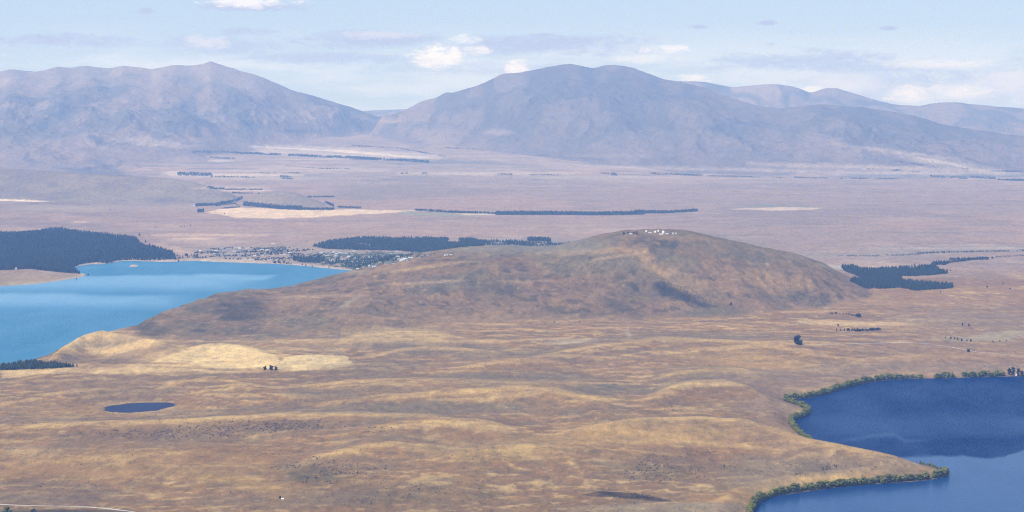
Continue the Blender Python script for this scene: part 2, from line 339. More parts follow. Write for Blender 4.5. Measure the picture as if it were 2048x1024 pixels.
# slopes: exposed crests dry out to straw, hollows stay grey
gy = np.gradient(ZZ, axis=0) / np.gradient(YY, axis=0)
sm = ZZ.copy()
for _ in range(3): sm[2:-2] = (sm[:-4] + sm[4:] + 2 * sm[2:-2]) / 4
cvx = ZZ - sm
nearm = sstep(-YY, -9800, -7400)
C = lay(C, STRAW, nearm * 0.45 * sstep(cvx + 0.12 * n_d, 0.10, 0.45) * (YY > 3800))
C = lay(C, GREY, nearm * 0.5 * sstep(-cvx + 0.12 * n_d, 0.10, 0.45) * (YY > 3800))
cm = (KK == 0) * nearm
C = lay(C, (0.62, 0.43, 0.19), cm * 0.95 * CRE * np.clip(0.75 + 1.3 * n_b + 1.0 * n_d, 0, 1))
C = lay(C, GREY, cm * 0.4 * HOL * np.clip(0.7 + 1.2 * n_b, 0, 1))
# the plain
plain = sstep(YY, 9300, 10600)
pc = np.zeros(C.shape) + np.array(MAUVE)
pc = lay(pc, (0.345, 0.245, 0.165), sstep(fbm(XX, YY, 2600, 5, 31), -0.1, 0.35)); pc = lay(pc, (0.24, 0.19, 0.145), 0.7 * sstep(fbm(XX, YY, 1800, 5, 32), 0.0, 0.4))
pc = lay(pc, PALE, 0.35 * sstep(fbm(XX, YY, 700, 5, 33), 0.25, 0.6) * sstep(-YY, -16000, -12500))
far = sstep(YY, 20500, 22500) * sstep(-YY, -29000, -25000); fs_ = fbm(XX * 0.5, YY * 1.3, 420, 4, 71)
pc = lay(pc, (0.44, 0.36, 0.27), 0.65 * far * sstep(fs_, 0.18, 0.42)); pc = lay(pc, (0.13, 0.14, 0.12), 0.6 * far * sstep(-fs_, 0.22, 0.46))
pc = lay(pc, (0.20, 0.165, 0.125), 0.5 * sstep(fbm(XX * 0.6, YY, 300, 5, 72), 0.12, 0.45)); pc = lay(pc, (0.42, 0.32, 0.23), 0.4 * sstep(fbm(XX * 0.6, YY, 240, 5, 73), 0.2, 0.5))
C = C * (1 - plain[..., None]) + pc * plain[..., None]
rt = sstep(CC, 1650, 1900) * sstep(-YY, -10500, -6800); C = lay(C, (0.33, 0.22, 0.15), 0.5 * rt)
# landforms
def kmask(k): return (KK == k).astype(float)
jm = kmask(1)
C = lay(C, (0.245, 0.172, 0.112), 0.85 * jm); C = lay(C, SAGE, jm * 0.75 * sstep(fbm(XX, YY, 380, 5, 41), -0.02, 0.38)); C = lay(C, (0.37, 0.255, 0.15), jm * 0.55 * sstep(fbm(XX, YY, 200, 5, 42), 0.12, 0.5))
C = lay(C, (0.105, 0.098, 0.08), jm * 0.6 * sstep(fbm(XX, YY, 170, 6, 48, 0.62), 0.16, 0.42))
C = lay(C, (0.14, 0.125, 0.09), jm * 0.6 * sstep(-CC, -560, -330) * sstep(n_b + 0.3, 0, 0.5))
C = lay(C, RED, jm * 0.35 * sstep(fbm(XX, YY, 260, 5, 43), 0.1, 0.5)); C = lay(C, DARK, jm * 0.6 * sstep(fbm(XX, YY, 55, 4, 44), 0.22, 0.5))
for k in (2, 3): C = lay(C, (0.25, 0.215, 0.145), 0.85 * kmask(k)); 
C = lay(C, (0.17, 0.15, 0.12), kmask(2) * 0.5 * sstep(fbm(XX, YY, 500, 5, 45), 0.1, 0.4))
for k in (4, 5, 6, 7, 8):
    m = kmask(k)
    C = lay(C, (0.225, 0.185, 0.14), m); C = lay(C, (0.34, 0.275, 0.21), m * 0.55 * sstep(fbm(XX, YY * 0.4, 700, 6, 46), 0.12, 0.5))
    C = lay(C, (0.11, 0.115, 0.095), m * 0.7 * sstep(fbm(XX, YY * 0.35, 500, 6, 47, 0.5, True), 0.12, 0.5))
    C = lay(C, (0.30, 0.22, 0.16), m * 0.5 * sstep(-ZZ + 150 * n_a, -620, -260))
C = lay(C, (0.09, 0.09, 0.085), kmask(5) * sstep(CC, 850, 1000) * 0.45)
C = lay(C, SCREE, kmask(4) * 0.35 * sstep(ZZ + 300 * n_a, 1000, 1400))
# patches seen in the photograph: ('p', polygon) or ('e', centre, radii, angle), colour, strength, softness in px
def E_(cx, cy, rx, ry, an=0.0): return ('e', cx, cy, rx, ry, an)
PATCH = [
    # straw paddocks by the lone clump
    ([(330, 712), (400, 690), (440, 686), (500, 695), (555, 712), (560, 726), (540, 738), (440, 736), (350, 726), (300, 722)], (0.98, 0.75, 0.40), 0.92, 4),
    ([(568, 712), (640, 708), (690, 710), (708, 728), (660, 738), (575, 741), (545, 737)], (0.90, 0.71, 0.40), 0.9, 3),
    ([(0, 742), (150, 734), (300, 728), (420, 732), (520, 742), (300, 748), (140, 746), (0, 756)], (0.86, 0.64, 0.34), 0.8, 5),
    (E_(240, 690, 120, 22, 0.12), (0.86, 0.62, 0.32), 0.8, 8), (E_(215, 684, 60, 7, -0.1), GREY, 0.6, 4), (E_(260, 712, 110, 9, -0.25), (0.26, 0.17, 0.11), 0.7, 5),
    (E_(420, 738, 130, 2, 0.03), (0.22, 0.14, 0.09), 0.7, 2), (E_(790, 665, 90, 8, 0.0), STRAW, 0.7, 6), (E_(820, 680, 90, 8, 0.0), STRAW, 0.45, 6),
    (E_(600, 683, 130, 5, 0.0), (0.6, 0.42, 0.22), 0.5, 4), (E_(620, 698, 110, 5, -0.03), (0.55, 0.4, 0.22), 0.5, 4),
    # grey hollows between the crests
    (E_(870, 706, 90, 7), GREY, 0.75, 5), (E_(1010, 708, 90, 6), GREY, 0.5, 5), (E_(1030, 752, 150, 9, -0.02), GREY, 0.8, 5), (E_(650, 787, 75, 9, 0.03), GREY, 0.85, 4),
    (E_(870, 814, 160, 10, 0.02), GREY, 0.9, 5), (E_(640, 822, 120, 6), GREY, 0.7, 5), (E_(1215, 780, 100, 9), GREY, 0.9, 4), (E_(1120, 822, 150, 10), GREY, 0.5, 6), (E_(1430, 790, 90, 12, -0.1), RED, 0.7, 6),
    (E_(1460, 750, 130, 9), GREY, 0.6, 7), (E_(1380, 672, 150, 10), GREY, 0.5, 8), (E_(1480, 812, 70, 10), GREY, 0.4, 6), (E_(1370, 812, 30, 4), DARK, 0.4, 4),
    (E_(750, 732, 120, 10, -0.03), GREY, 0.6, 5), (E_(1550, 790, 45, 55, 0.35), (0.31, 0.22, 0.16), 0.8, 16), (E_(1560, 880, 60, 22, 0.3), (0.32, 0.22, 0.15), 0.6, 12),
    (E_(1600, 760, 140, 18, 0.0), (0.29, 0.21, 0.16), 0.7, 12), (E_(1850, 735, 250, 12), (0.31, 0.235, 0.175), 0.8, 8), (E_(1850, 700, 200, 10), (0.36, 0.24, 0.15), 0.5, 8),
    (E_(1500, 720, 110, 12, 0.05), GOLD, 0.7, 10), (E_(1200, 725, 200, 14, 0), (0.30, 0.19, 0.12), 0.4, 10), (E_(1400, 768, 70, 5, 0.0), STRAW, 0.7, 4),
    (E_(1310, 862, 180, 16, 0.02), GOLD, 0.8, 8), (E_(1160, 880, 150, 10), GOLD, 0.6, 8), (E_(1000, 905, 120, 14), (0.50, 0.35, 0.15), 0.6, 10), (E_(960, 856, 60, 6, 0.1), STRAW, 0.6, 4),
    (E_(1580, 872, 60, 9, 0.3), (0.5, 0.33, 0.15), 0.6, 6), (E_(1680, 895, 140, 5, 0.1), (0.5, 0.34, 0.18), 0.5, 4),
    (E_(1650, 930, 160, 20, 0.05), (0.30, 0.23, 0.165), 0.85, 8), (E_(1520, 950, 80, 30), (0.31, 0.24, 0.165), 0.8, 12), (E_(1620, 938, 40, 13, 0.1), DARK, 0.35, 6),
    (E_(1700, 938, 30, 9), DARK, 0.25, 5), (E_(1310, 1015, 160, 8, -0.02), (0.34, 0.28, 0.20), 0.85, 4), (E_(1430, 1018, 80, 12), (0.34, 0.28, 0.2), 0.7, 5),
    ([(1165, 990), (1200, 983), (1260, 986), (1330, 998), (1345, 1003), (1300, 1002), (1230, 994), (1190, 994)], (0.035, 0.03, 0.028), 0.97, 1.5),
    ([(1195, 977), (1240, 980), (1236, 982), (1196, 980)], DARK, 0.8, 1), (E_(1310, 935, 120, 22), (0.21, 0.165, 0.105), 0.65, 10), (E_(1350, 915, 100, 14), (0.25, 0.15, 0.1), 0.5, 10),
    (E_(620, 948, 70, 16, 0.1), (0.155, 0.135, 0.08), 0.8, 8), (E_(700, 930, 110, 16), (0.22, 0.16, 0.12), 0.6, 8), (E_(720, 992, 130, 14), (0.17, 0.13, 0.085), 0.7, 9),
    (E_(870, 985, 120, 20), (0.22, 0.17, 0.10), 0.5, 10), (E_(380, 865, 260, 14, -0.04), (0.20, 0.145, 0.105), 0.75, 7), (E_(620, 850, 130, 10), (0.20, 0.15, 0.11), 0.6, 6),
    (E_(480, 905, 110, 16, 0.05), (0.29, 0.165, 0.08), 0.7, 10), (E_(480, 965, 130, 12, 0.15), (0.46, 0.31, 0.12), 0.6, 8), (E_(60, 905, 60, 9), (0.58, 0.42, 0.22), 0.6, 5), (E_(250, 930, 240, 28), (0.40, 0.26, 0.12), 0.5, 14),
    (E_(120, 985, 150, 18), (0.22, 0.16, 0.12), 0.6, 9), (E_(60, 1000, 120, 8), (0.20, 0.17, 0.14), 0.7, 5), (E_(560, 1000, 170, 14), (0.24, 0.18, 0.13), 0.6, 8), (E_(100, 1024, 150, 5), (0.06, 0.06, 0.05), 0.8, 3),
    (E_(130, 770, 200, 12), (0.34, 0.23, 0.13), 0.5, 8), (E_(250, 785, 110, 8, -0.02), (0.24, 0.175, 0.12), 0.75, 5), (E_(60, 815, 60, 14), (0.40, 0.27, 0.14), 0.4, 9), (E_(20, 838, 40, 9), (0.25, 0.16, 0.12), 0.6, 6),
    # pale shore of the pond
    (E_(278, 816, 86, 13, 0.0), (0.42, 0.33, 0.21), 0.5, 5),
    # Mt John: outcrops, scars, paler tracks
    (E_(480, 620, 42, 20, -0.1), (0.07, 0.068, 0.06), 0.9, 8), (E_(400, 612, 24, 8), (0.11, 0.11, 0.085), 0.6, 5), (E_(290, 655, 30, 14, 0.3), (0.075, 0.075, 0.055), 0.85, 8), (E_(530, 670, 28, 5), (0.12, 0.125, 0.09), 0.6, 4),
    (E_(872, 580, 18, 6, -0.1), (0.045, 0.05, 0.05), 0.85, 4), (E_(865, 572, 50, 18), (0.19, 0.17, 0.135), 0.5, 8), (E_(1200, 630, 12, 4), DARK, 0.6, 3), (E_(1370, 593, 55, 9, 0.42), (0.035, 0.04, 0.045), 0.9, 4), (E_(1330, 580, 18, 12, 0.6), (0.06, 0.06, 0.06), 0.8, 5),
    (E_(1240, 618, 45, 8, 0.45), (0.09, 0.09, 0.075), 0.7, 5), (E_(1345, 489, 8, 8, 0.8), (0.07, 0.075, 0.075), 0.8, 3), (E_(1330, 510, 26, 12, 0.5), (0.13, 0.13, 0.10), 0.7, 6), (E_(1610, 595, 45, 13, 0.3), (0.075, 0.08, 0.07), 0.8, 6),
    (E_(1515, 512, 18, 8, 0.5), (0.10, 0.10, 0.08), 0.7, 4), (E_(1490, 535, 24, 7, 0.2), (0.12, 0.11, 0.09), 0.6, 4), (E_(1420, 585, 20, 6), (0.12, 0.12, 0.09), 0.6, 4), (E_(1480, 500, 120, 22, 0.25), (0.215, 0.19, 0.125), 0.6, 12),
    (E_(1300, 525, 45, 8, 0.75), (0.44, 0.30, 0.16), 0.7, 6), (E_(1370, 560, 60, 16, 0.5), (0.40, 0.285, 0.16), 0.6, 10), (E_(1520, 560, 55, 14, 0.3), (0.50, 0.33, 0.17), 0.6, 8), (E_(1570, 610, 90, 8, 0), (0.40, 0.26, 0.15), 0.4, 6),
    (E_(1170, 503, 110, 5, -0.03), (0.52, 0.35, 0.18), 0.75, 4), (E_(1240, 512, 50, 2.5, -0.15), (0.62, 0.42, 0.24), 0.6, 2), (E_(860, 533, 75, 3, -0.12), (0.56, 0.40, 0.2), 0.7, 2), (E_(850, 565, 80, 2, -0.06), (0.58, 0.42, 0.26), 0.7, 2),
    (E_(1050, 563, 45, 2), (0.56, 0.42, 0.28), 0.6, 2), (E_(640, 592, 90, 2.2, -0.03), (0.58, 0.42, 0.28), 0.6, 2), (E_(970, 498, 40, 3), (0.55, 0.42, 0.26), 0.5, 2), (E_(700, 603, 22, 5, -0.6), (0.42, 0.38, 0.30), 0.6, 3),
    (E_(1258, 665, 4, 11, 0.0), (0.50, 0.48, 0.44), 0.6, 2), (E_(1140, 684, 45, 3, -0.08), (0.58, 0.52, 0.42), 0.7, 2), (E_(1100, 680, 35, 2), (0.55, 0.48, 0.38), 0.5, 2), (E_(1000, 640, 330, 9, 0.0), (0.42, 0.28, 0.15), 0.45, 8),
    # plain: straw fields and the airfield
    ([(412, 425), (440, 418), (480, 415), (560, 418), (640, 418), (720, 420), (830, 424), (700, 430), (640, 434), (560, 437), (470, 436), (450, 430)], (0.80, 0.62, 0.36), 0.92, 1.5),
    ([(800, 423), (900, 427), (1000, 429), (940, 432), (820, 430)], (0.24, 0.30, 0.16), 0.7, 1.5), ([(690, 419), (900, 421), (900, 423), (700, 422)], (0.7, 0.6, 0.42), 0.8, 1),
    ([(910, 427), (1000, 427), (1000, 430), (930, 430)], (0.72, 0.60, 0.42), 0.7, 1), ([(1450, 414), (1530, 408), (1640, 412), (1600, 415)], (0.20, 0.22, 0.15), 0.8, 1.5), ([(1460, 418), (1560, 414), (1645, 416), (1620, 420), (1540, 421)], (0.66, 0.54, 0.36), 0.85, 1.2),
    ([(0, 398), (40, 399), (108, 403), (60, 404), (0, 402)], (0.85, 0.70, 0.48), 0.95, 0.8), (E_(160, 444, 14, 2), (0.7, 0.52, 0.4), 0.7, 1.5), (E_(200, 415, 180, 4), (0.33, 0.29, 0.2), 0.6, 4), (E_(120, 418, 90, 4), (0.40, 0.33, 0.22), 0.5, 3),
    (E_(420, 470, 110, 2), (0.72, 0.52, 0.33), 0.65, 2), (E_(330, 458, 80, 2), (0.5, 0.36, 0.24), 0.5, 2), (E_(390, 477, 40, 2), (0.75, 0.56, 0.36), 0.7, 1.5), (E_(480, 452, 260, 4), (0.40, 0.26, 0.18), 0.5, 4), (E_(350, 498, 40, 5, .2), (0.55, 0.40, 0.26), 0.7, 3),
    (E_(560, 508, 170, 20), (0.30, 0.255, 0.185), 0.8, 8), (E_(720, 500, 90, 5), (0.38, 0.31, 0.2), 0.6, 4), (E_(1060, 490, 150, 14), (0.25, 0.235, 0.2), 0.8, 6), (E_(1020, 498, 160, 10), (0.27, 0.25, 0.215), 0.7, 6), (E_(640, 537, 90, 5, 0.08), (0.46, 0.39, 0.28), 0.8, 3), (E_(470, 520, 90, 3), (0.5, 0.42, 0.3), 0.8, 2),
    # far paddocks under the left range
    ([(500, 292), (560, 290), (700, 296), (800, 303), (890, 315), (870, 321), (780, 315), (640, 311), (520, 306)], (0.55, 0.46, 0.33), 0.5, 4), ([(600, 297), (700, 300), (780, 308), (700, 306), (600, 302)], (0.72, 0.60, 0.43), 0.6, 2), (E_(640, 303, 90, 1.2, 0.06), (0.2, 0.2, 0.17), 0.6, 1), (E_(560, 296, 60, 1.2, 0.05), (0.8, 0.68, 0.5), 0.6, 1), (E_(760, 309, 90, 1.5, 0.07), (0.75, 0.64, 0.46), 0.6, 1),
    ([(760, 302), (880, 309), (895, 316), (800, 308)], (0.42, 0.38, 0.28), 0.5, 2), (E_(470, 350, 130, 2.5), (0.62, 0.52, 0.36), 0.8, 1.5), (E_(350, 346, 22, 4), (0.6, 0.5, 0.36), 0.7, 2), (E_(540, 357, 110, 3), (0.48, 0.40, 0.28), 0.7, 2), (E_(460, 376, 70, 2), (0.7, 0.56, 0.38), 0.6, 1.5), (E_(490, 381, 50, 2), (0.66, 0.52, 0.35), 0.7, 1),
    (E_(970, 347, 170, 3), (0.50, 0.40, 0.28), 0.8, 2), (E_(1200, 355, 170, 2.2), (0.38, 0.34, 0.26), 0.7, 1.5), (E_(440, 322, 22, 2), (0.55, 0.45, 0.32), 0.7, 1.2), (E_(300, 285, 60, 7, 0.1), (0.42, 0.34, 0.25), 0.6, 5), (E_(370, 292, 30, 4), (0.5, 0.4, 0.28), 0.6, 3),
    (E_(1000, 265, 24, 4), (0.45, 0.35, 0.25), 0.5, 4), (E_(1220, 312, 70, 2), (0.42, 0.35, 0.26), 0.35, 3), (E_(560, 228, 70, 18), (0.10, 0.12, 0.14), 0.0, 10), (E_(780, 242, 20, 3), (0.5, 0.36, 0.25), 0.6, 3),
    (E_(1870, 322, 120, 6, 0.17), (0.46, 0.39, 0.29), 0.5, 5), (E_(1790, 303, 120, 1.6, 0.12), (0.46, 0.38, 0.28), 0.5, 2), (E_(1900, 328, 60, 1.5, 0.2), (0.6, 0.5, 0.38), 0.6, 1.5), (E_(1750, 335, 250, 4, 0.03), (0.46, 0.37, 0.27), 0.7, 3), (E_(1900, 347, 300, 3), (0.42, 0.36, 0.28), 0.6, 2), (E_(1880, 352, 200, 2), (0.14, 0.17, 0.17), 0.5, 2), (E_(1500, 340, 400, 3, 0.02), (0.44, 0.35, 0.27), 0.6, 3),
    # dark bluish patches low on the left range, blue-shaded facets painted in
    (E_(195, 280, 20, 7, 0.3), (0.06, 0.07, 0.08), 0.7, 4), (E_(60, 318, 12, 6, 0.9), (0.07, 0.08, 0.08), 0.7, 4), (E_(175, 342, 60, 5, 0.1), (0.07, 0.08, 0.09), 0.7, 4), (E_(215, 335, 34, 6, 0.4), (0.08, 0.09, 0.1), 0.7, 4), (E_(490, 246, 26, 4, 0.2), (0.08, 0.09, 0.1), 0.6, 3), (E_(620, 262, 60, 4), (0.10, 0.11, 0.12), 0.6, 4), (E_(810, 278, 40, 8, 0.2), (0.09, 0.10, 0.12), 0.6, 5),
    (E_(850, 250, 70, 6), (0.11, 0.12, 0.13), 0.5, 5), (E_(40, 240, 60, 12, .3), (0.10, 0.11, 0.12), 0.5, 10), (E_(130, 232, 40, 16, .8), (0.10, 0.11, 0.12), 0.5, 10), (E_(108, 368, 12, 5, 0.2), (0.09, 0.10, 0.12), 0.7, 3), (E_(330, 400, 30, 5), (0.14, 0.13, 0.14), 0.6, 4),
    # right: straw strips, braided pale ground
    (E_(1740, 648, 95, 3.5), (0.72, 0.54, 0.30), 0.8, 2.5), (E_(1660, 645, 70, 3), (0.66, 0.5, 0.28), 0.6, 2.5), (E_(1860, 640, 60, 2.5), (0.6, 0.46, 0.3), 0.6, 2), (E_(1870, 606, 150, 6), (0.44, 0.29, 0.17), 0.5, 5), (E_(2010, 672, 60, 8, -0.1), (0.46, 0.42, 0.31), 0.8, 5), (E_(1925, 676, 50, 5), (0.40, 0.35, 0.26), 0.7, 4),
    (E_(1980, 640, 150, 16), (0.29, 0.235, 0.18), 0.6, 10), (E_(1680, 535, 40, 4, 0.1), (0.45, 0.42, 0.33), 0.7, 3), (E_(1850, 503, 260, 5, -0.03), (0.27, 0.25, 0.2), 0.7, 4), (E_(1900, 496, 160, 1.5), (0.46, 0.44, 0.36), 0.5, 1.5), (E_(1740, 512, 150, 4, -0.03), (0.33, 0.28, 0.22), 0.6, 4), (E_(1845, 553, 60, 3), (0.42, 0.31, 0.2), 0.8, 2),
    (E_(90, 556, 110, 14, 0.0), (0.37, 0.29, 0.19), 0.85, 5), (E_(40, 566, 60, 3, 0.0), (0.46, 0.42, 0.30), 0.6, 3),
]
warpx = fbm(XX, YY, 90, 3, 51); warpy = fbm(XX, YY, 90, 3, 52); wk = 0.55
for sh, colr, st, soft in PATCH:
    if isinstance(sh, tuple):
        _, cx, cy, rx, ry, an = sh; R = max(rx, ry) + 3 * soft
    else:
        P = np.array(sh, float); cx, cy = P.mean(0); R = max(np.ptp(P[:, 0]), np.ptp(P[:, 1])) / 2 + 3 * soft + 20
    c0 = int(np.searchsorted(cols, cx - R)); c1 = min(nc, int(np.searchsorted(cols, cx + R)) + 2)
    if c1 <= c0: continue
    yv = PYG[:, c0:c1]; m = (np.abs(yv - cy) < (R if not isinstance(sh, tuple) else (abs(math.sin(an)) * rx + ry + 3 * soft + 4)))
    if not m.any(): continue
    x = CC[:, c0:c1][m] + warpx[:, c0:c1][m] * soft * 3.0; y = yv[m] + warpy[:, c0:c1][m] * soft * 1.0
    if isinstance(sh, tuple):
        ca, sa = math.cos(an), math.sin(an); dx, dy = x - cx, y - cy
        u = (dx * ca + dy * sa) / rx; v = (-dx * sa + dy * ca) / ry
        r = np.sqrt(u * u + v * v); ms = 1 - sstep((r - 1) * min(rx, ry) / soft, -1.0, 1.3)
    else:
        sdp = signed(x, y, (P[:, 0], P[:, 1])); ms = 1 - sstep(sdp / soft, -0.7, 0.7)
    sub = C[:, c0:c1][m]; a = (ms * st * (0.82 + 0.18 * np.clip(n_d[:, c0:c1][m] * 2, -1, 1)))[:, None]
    C[:, c0:c1][m] = sub * (1 - a) + np.array(colr) * a
# bank and beach
C = lay(C, (0.17, 0.15, 0.10), 0.6 * (1 - sstep(np.abs(SD), 6, 18)) * (YY < 7500))
C = lay(C, (0.50, 0.43, 0.32), 0.75 * (1 - sstep(SD, 10, 55)) * (SD > -5) * (YY > 9000))
C = lay(C, (0.16, 0.11, 0.08), 0.7 * (1 - sstep(SP, 1, 10)))
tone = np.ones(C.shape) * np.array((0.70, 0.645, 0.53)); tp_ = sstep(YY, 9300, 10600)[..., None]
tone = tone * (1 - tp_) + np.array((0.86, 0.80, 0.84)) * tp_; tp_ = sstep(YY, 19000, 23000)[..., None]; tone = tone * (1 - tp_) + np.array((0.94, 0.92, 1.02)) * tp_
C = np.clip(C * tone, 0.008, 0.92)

# normals of the whole surface so that the landforms shade without seams
v = np.stack([XX, YY, ZZ], -1)
du = np.gradient(v, axis=1); dv = np.gradient(v, axis=0)
NN = np.cross(du, dv); NN /= np.linalg.norm(NN, axis=-1, keepdims=True) + 1e-12
NN[NN[..., 2] < 0] *= -1

def tagk(o, kind): o['kind'] = kind; return o
def tag(o, label, cat, group=None):
    o['label'] = label; o['category'] = cat
    if group: o['group'] = group
    return o
def mesh_np(name, verts, faces, mats, parent=None, smooth=False, fmat=None):
    """verts (n,3) and faces as one array (m,3|4) -> linked mesh object"""
    me = bpy.data.meshes.new(name); verts = np.asarray(verts, np.float32); faces = np.asarray(faces, np.int32)
    k = faces.shape[1]
    me.vertices.add(len(verts)); me.vertices.foreach_set('co', verts.ravel())
    me.loops.add(faces.size); me.loops.foreach_set('vertex_index', faces.ravel())
    me.polygons.add(len(faces)); me.polygons.foreach_set('loop_start', np.arange(0, faces.size, k, dtype=np.int32))
    if smooth: me.polygons.foreach_set('use_smooth', np.ones(len(faces), bool))
    for m in mats: me.materials.append(m)
    if fmat is not None: me.polygons.foreach_set('material_index', np.asarray(fmat, np.int32))
    me.update(calc_edges=True); me.validate()
    o = bpy.data.objects.new(name, me); COL.objects.link(o)
    if parent: o.parent = parent
    return o

# ------------------------------------------------------------------ materials
def new_mat(name):
    m = bpy.data.materials.new(name); m.use_nodes = True; m.node_tree.nodes.clear(); q = N(m.node_tree)
    b = q.node('ShaderNodeBsdfPrincipled'); o = q.node('ShaderNodeOutputMaterial'); m.node_tree.links.new(b.outputs[0], o.inputs[0])
    return m, q, b
def terrain_mat():
    m, q, b = new_mat('dry_grassland')
    at = q.node('ShaderNodeAttribute', attribute_name='Col'); geo = q.node('ShaderNodeNewGeometry')
    P = geo.outputs['Position']
    mp = q.node('ShaderNodeMapping'); mp.inputs['Scale'].default_value = (1.0, 0.5, 1.0); m.node_tree.links.new(P, mp.inputs[0]); P = mp.outputs[0]
    a1 = q.noise(P, 1 / 26.0, 5, 0.68); a2 = q.noise(P, 1 / 8.0, 4, 0.75); a3 = q.noise(P, 1 / 120.0, 5, 0.6, 0.6)
    val = q.m('ADD', q.m('MULTIPLY', q.m('SUBTRACT', a1, 0.5), 1.5), q.m('MULTIPLY', q.m('SUBTRACT', a2, 0.5), 1.2))
    val = q.m('ADD', val, q.m('MULTIPLY', q.m('SUBTRACT', a3, 0.5), 0.7))
    f = q.m('MAXIMUM', q.m('ADD', val, 1.0), 0.35)
    vv = q.comb(f, q.m('ADD', q.m('MULTIPLY', q.m('SUBTRACT', f, 1.0), 0.94), 1.0), q.m('ADD', q.m('MULTIPLY', q.m('SUBTRACT', f, 1.0), 0.72), 1.0))
    c = q.mix(1.0, at.outputs['Color'], vv, 'MULTIPLY')
    c = q.mix(q.ramp(q.m('ADD', q.m('MULTIPLY', a1, 0.6), q.m('MULTIPLY', a2, 0.4)), 0.575, 0.70, 0, 0.55), c, (0.52, 0.36, 0.17, 1))
    c = q.mix(q.ramp(a2, 0.40, 0.27, 0, 0.40), c, (0.10, 0.085, 0.06, 1))
    q.put(b.inputs['Base Color'], c); b.inputs['Roughness'].default_value = 0.95; b.inputs['Specular IOR Level'].default_value = 0.1
    bm = q.node('ShaderNodeBump'); bm.inputs['Strength'].default_value = 0.8; bm.inputs['Distance'].default_value = 4.0
    q.put(bm.inputs['Height'], q.m('ADD', a1, q.m('MULTIPLY', a2, 0.35))); q.put(b.inputs['Normal'], bm.outputs[0])
    return m
M_TER = terrain_mat()
def leaf_mat(name, c1, c2, scale=0.5, rough=0.8):
    m, q, b = new_mat(name); geo = q.node('ShaderNodeNewGeometry'); oi = q.node('ShaderNodeObjectInfo')
    n = q.noise(geo.outputs['Position'], scale, 3, 0.6); n_2 = q.noise(geo.outputs['Position'], 0.02, 3, 0.6)
    f = q.ramp(q.m('ADD', q.m('MULTIPLY', n, 0.7), q.m('MULTIPLY', n_2, 0.3)), 0.35, 0.65)
    c = q.mix(f, c1 + (1,), c2 + (1,))
    c = q.mix(q.m('MULTIPLY', oi.outputs['Random'], 0.35), c, tuple(x * 0.6 for x in c1) + (1,))
    q.put(b.inputs['Base Color'], c); b.inputs['Roughness'].default_value = rough; b.inputs['Specular IOR Level'].default_value = 0.2
    return m
M_PINE = leaf_mat('pine_needles', (0.006, 0.013, 0.009), (0.026, 0.044, 0.020), 0.10)
M_DPINE = leaf_mat('dark_needles', (0.010, 0.016, 0.012), (0.022, 0.032, 0.020), 0.3)
M_WILLOW = leaf_mat('willow_leaves', (0.070, 0.082, 0.014), (0.215, 0.215, 0.040), 0.22)
M_GREEN = leaf_mat('green_leaves', (0.035, 0.055, 0.02), (0.09, 0.11, 0.04), 0.3)
M_SCRUB = leaf_mat('matagouri', (0.030, 0.027, 0.020), (0.090, 0.075, 0.048), 0.2, 0.9)
def flat_mat(name, c, rough=0.7, metal=0.0, var=0.12):
    m, q, b = new_mat(name); geo = q.node('ShaderNodeNewGeometry'); n = q.noise(geo.outputs['Position'], 0.7, 3, 0.6)
    f = q.m('ADD', q.m('MULTIPLY', q.m('SUBTRACT', n, 0.5), 2 * var), 1.0)
    q.put(b.inputs['Base Color'], q.mix(1.0, c + (1,), q.comb(f, f, f), 'MULTIPLY')); b.inputs['Roughness'].default_value = rough; b.inputs['Metallic'].default_value = metal
    return m
M_BARK = flat_mat('bark', (0.07, 0.055, 0.04), 0.9); M_WHITE = flat_mat('white_paint', (0.82, 0.82, 0.80), 0.5); M_GLASS = flat_mat('dark_opening', (0.03, 0.035, 0.04), 0.3)
M_CONC = flat_mat('pale_wall', (0.38, 0.36, 0.32)); M_BRICK = flat_mat('tan_wall', (0.36, 0.30, 0.24)); M_RG = flat_mat('grey_roof', (0.20, 0.21, 0.23)); M_RD = flat_mat('charcoal_roof', (0.07, 0.075, 0.085))
M_RW = flat_mat('pale_roof', (0.50, 0.51, 0.52), 0.4); M_RB = flat_mat('brown_roof', (0.22, 0.13, 0.10)); M_GRAVEL = flat_mat('gravel', (0.50, 0.46, 0.40), 0.95); M_ROCK = flat_mat('rock', (0.20, 0.19, 0.18), 0.9, 0, 0.3)

# ------------------------------------------------------------------ terrain objects
idx = np.arange(nr * nc).reshape(nr, nc)
Q = np.stack([idx[:-1, :-1], idx[:-1, 1:], idx[1:, 1:], idx[1:, :-1]], -1).reshape(-1, 4)
fk = KK.ravel()[Q].max(1)
V = v.reshape(-1, 3); CF = C.reshape(-1, 3); NF = NN.reshape(-1, 3)
for k, nm in ((0, 'ground'), (1, 'hill'), (2, 'foothill'), (3, 'hillock'), (4, 'mountain'), (5, 'mountain'), (6, 'mountains'), (7, 'hills'), (8, 'foothills')):
    q = Q[fk == k]
    if not len(q): continue
    u, inv = np.unique(q, return_inverse=True)
    o = mesh_np(nm, V[u], inv.reshape(-1, 4), [M_TER], None, True)
    me = o.data; at = me.attributes.new('Col', 'FLOAT_COLOR', 'POINT')
    rgba = np.ones((len(u), 4), np.float32); rgba[:, :3] = CF[u]; at.data.foreach_set('color', rgba.ravel())
    me.normals_split_custom_set_from_vertices(NF[u].tolist())
    tagk(o, 'structure')

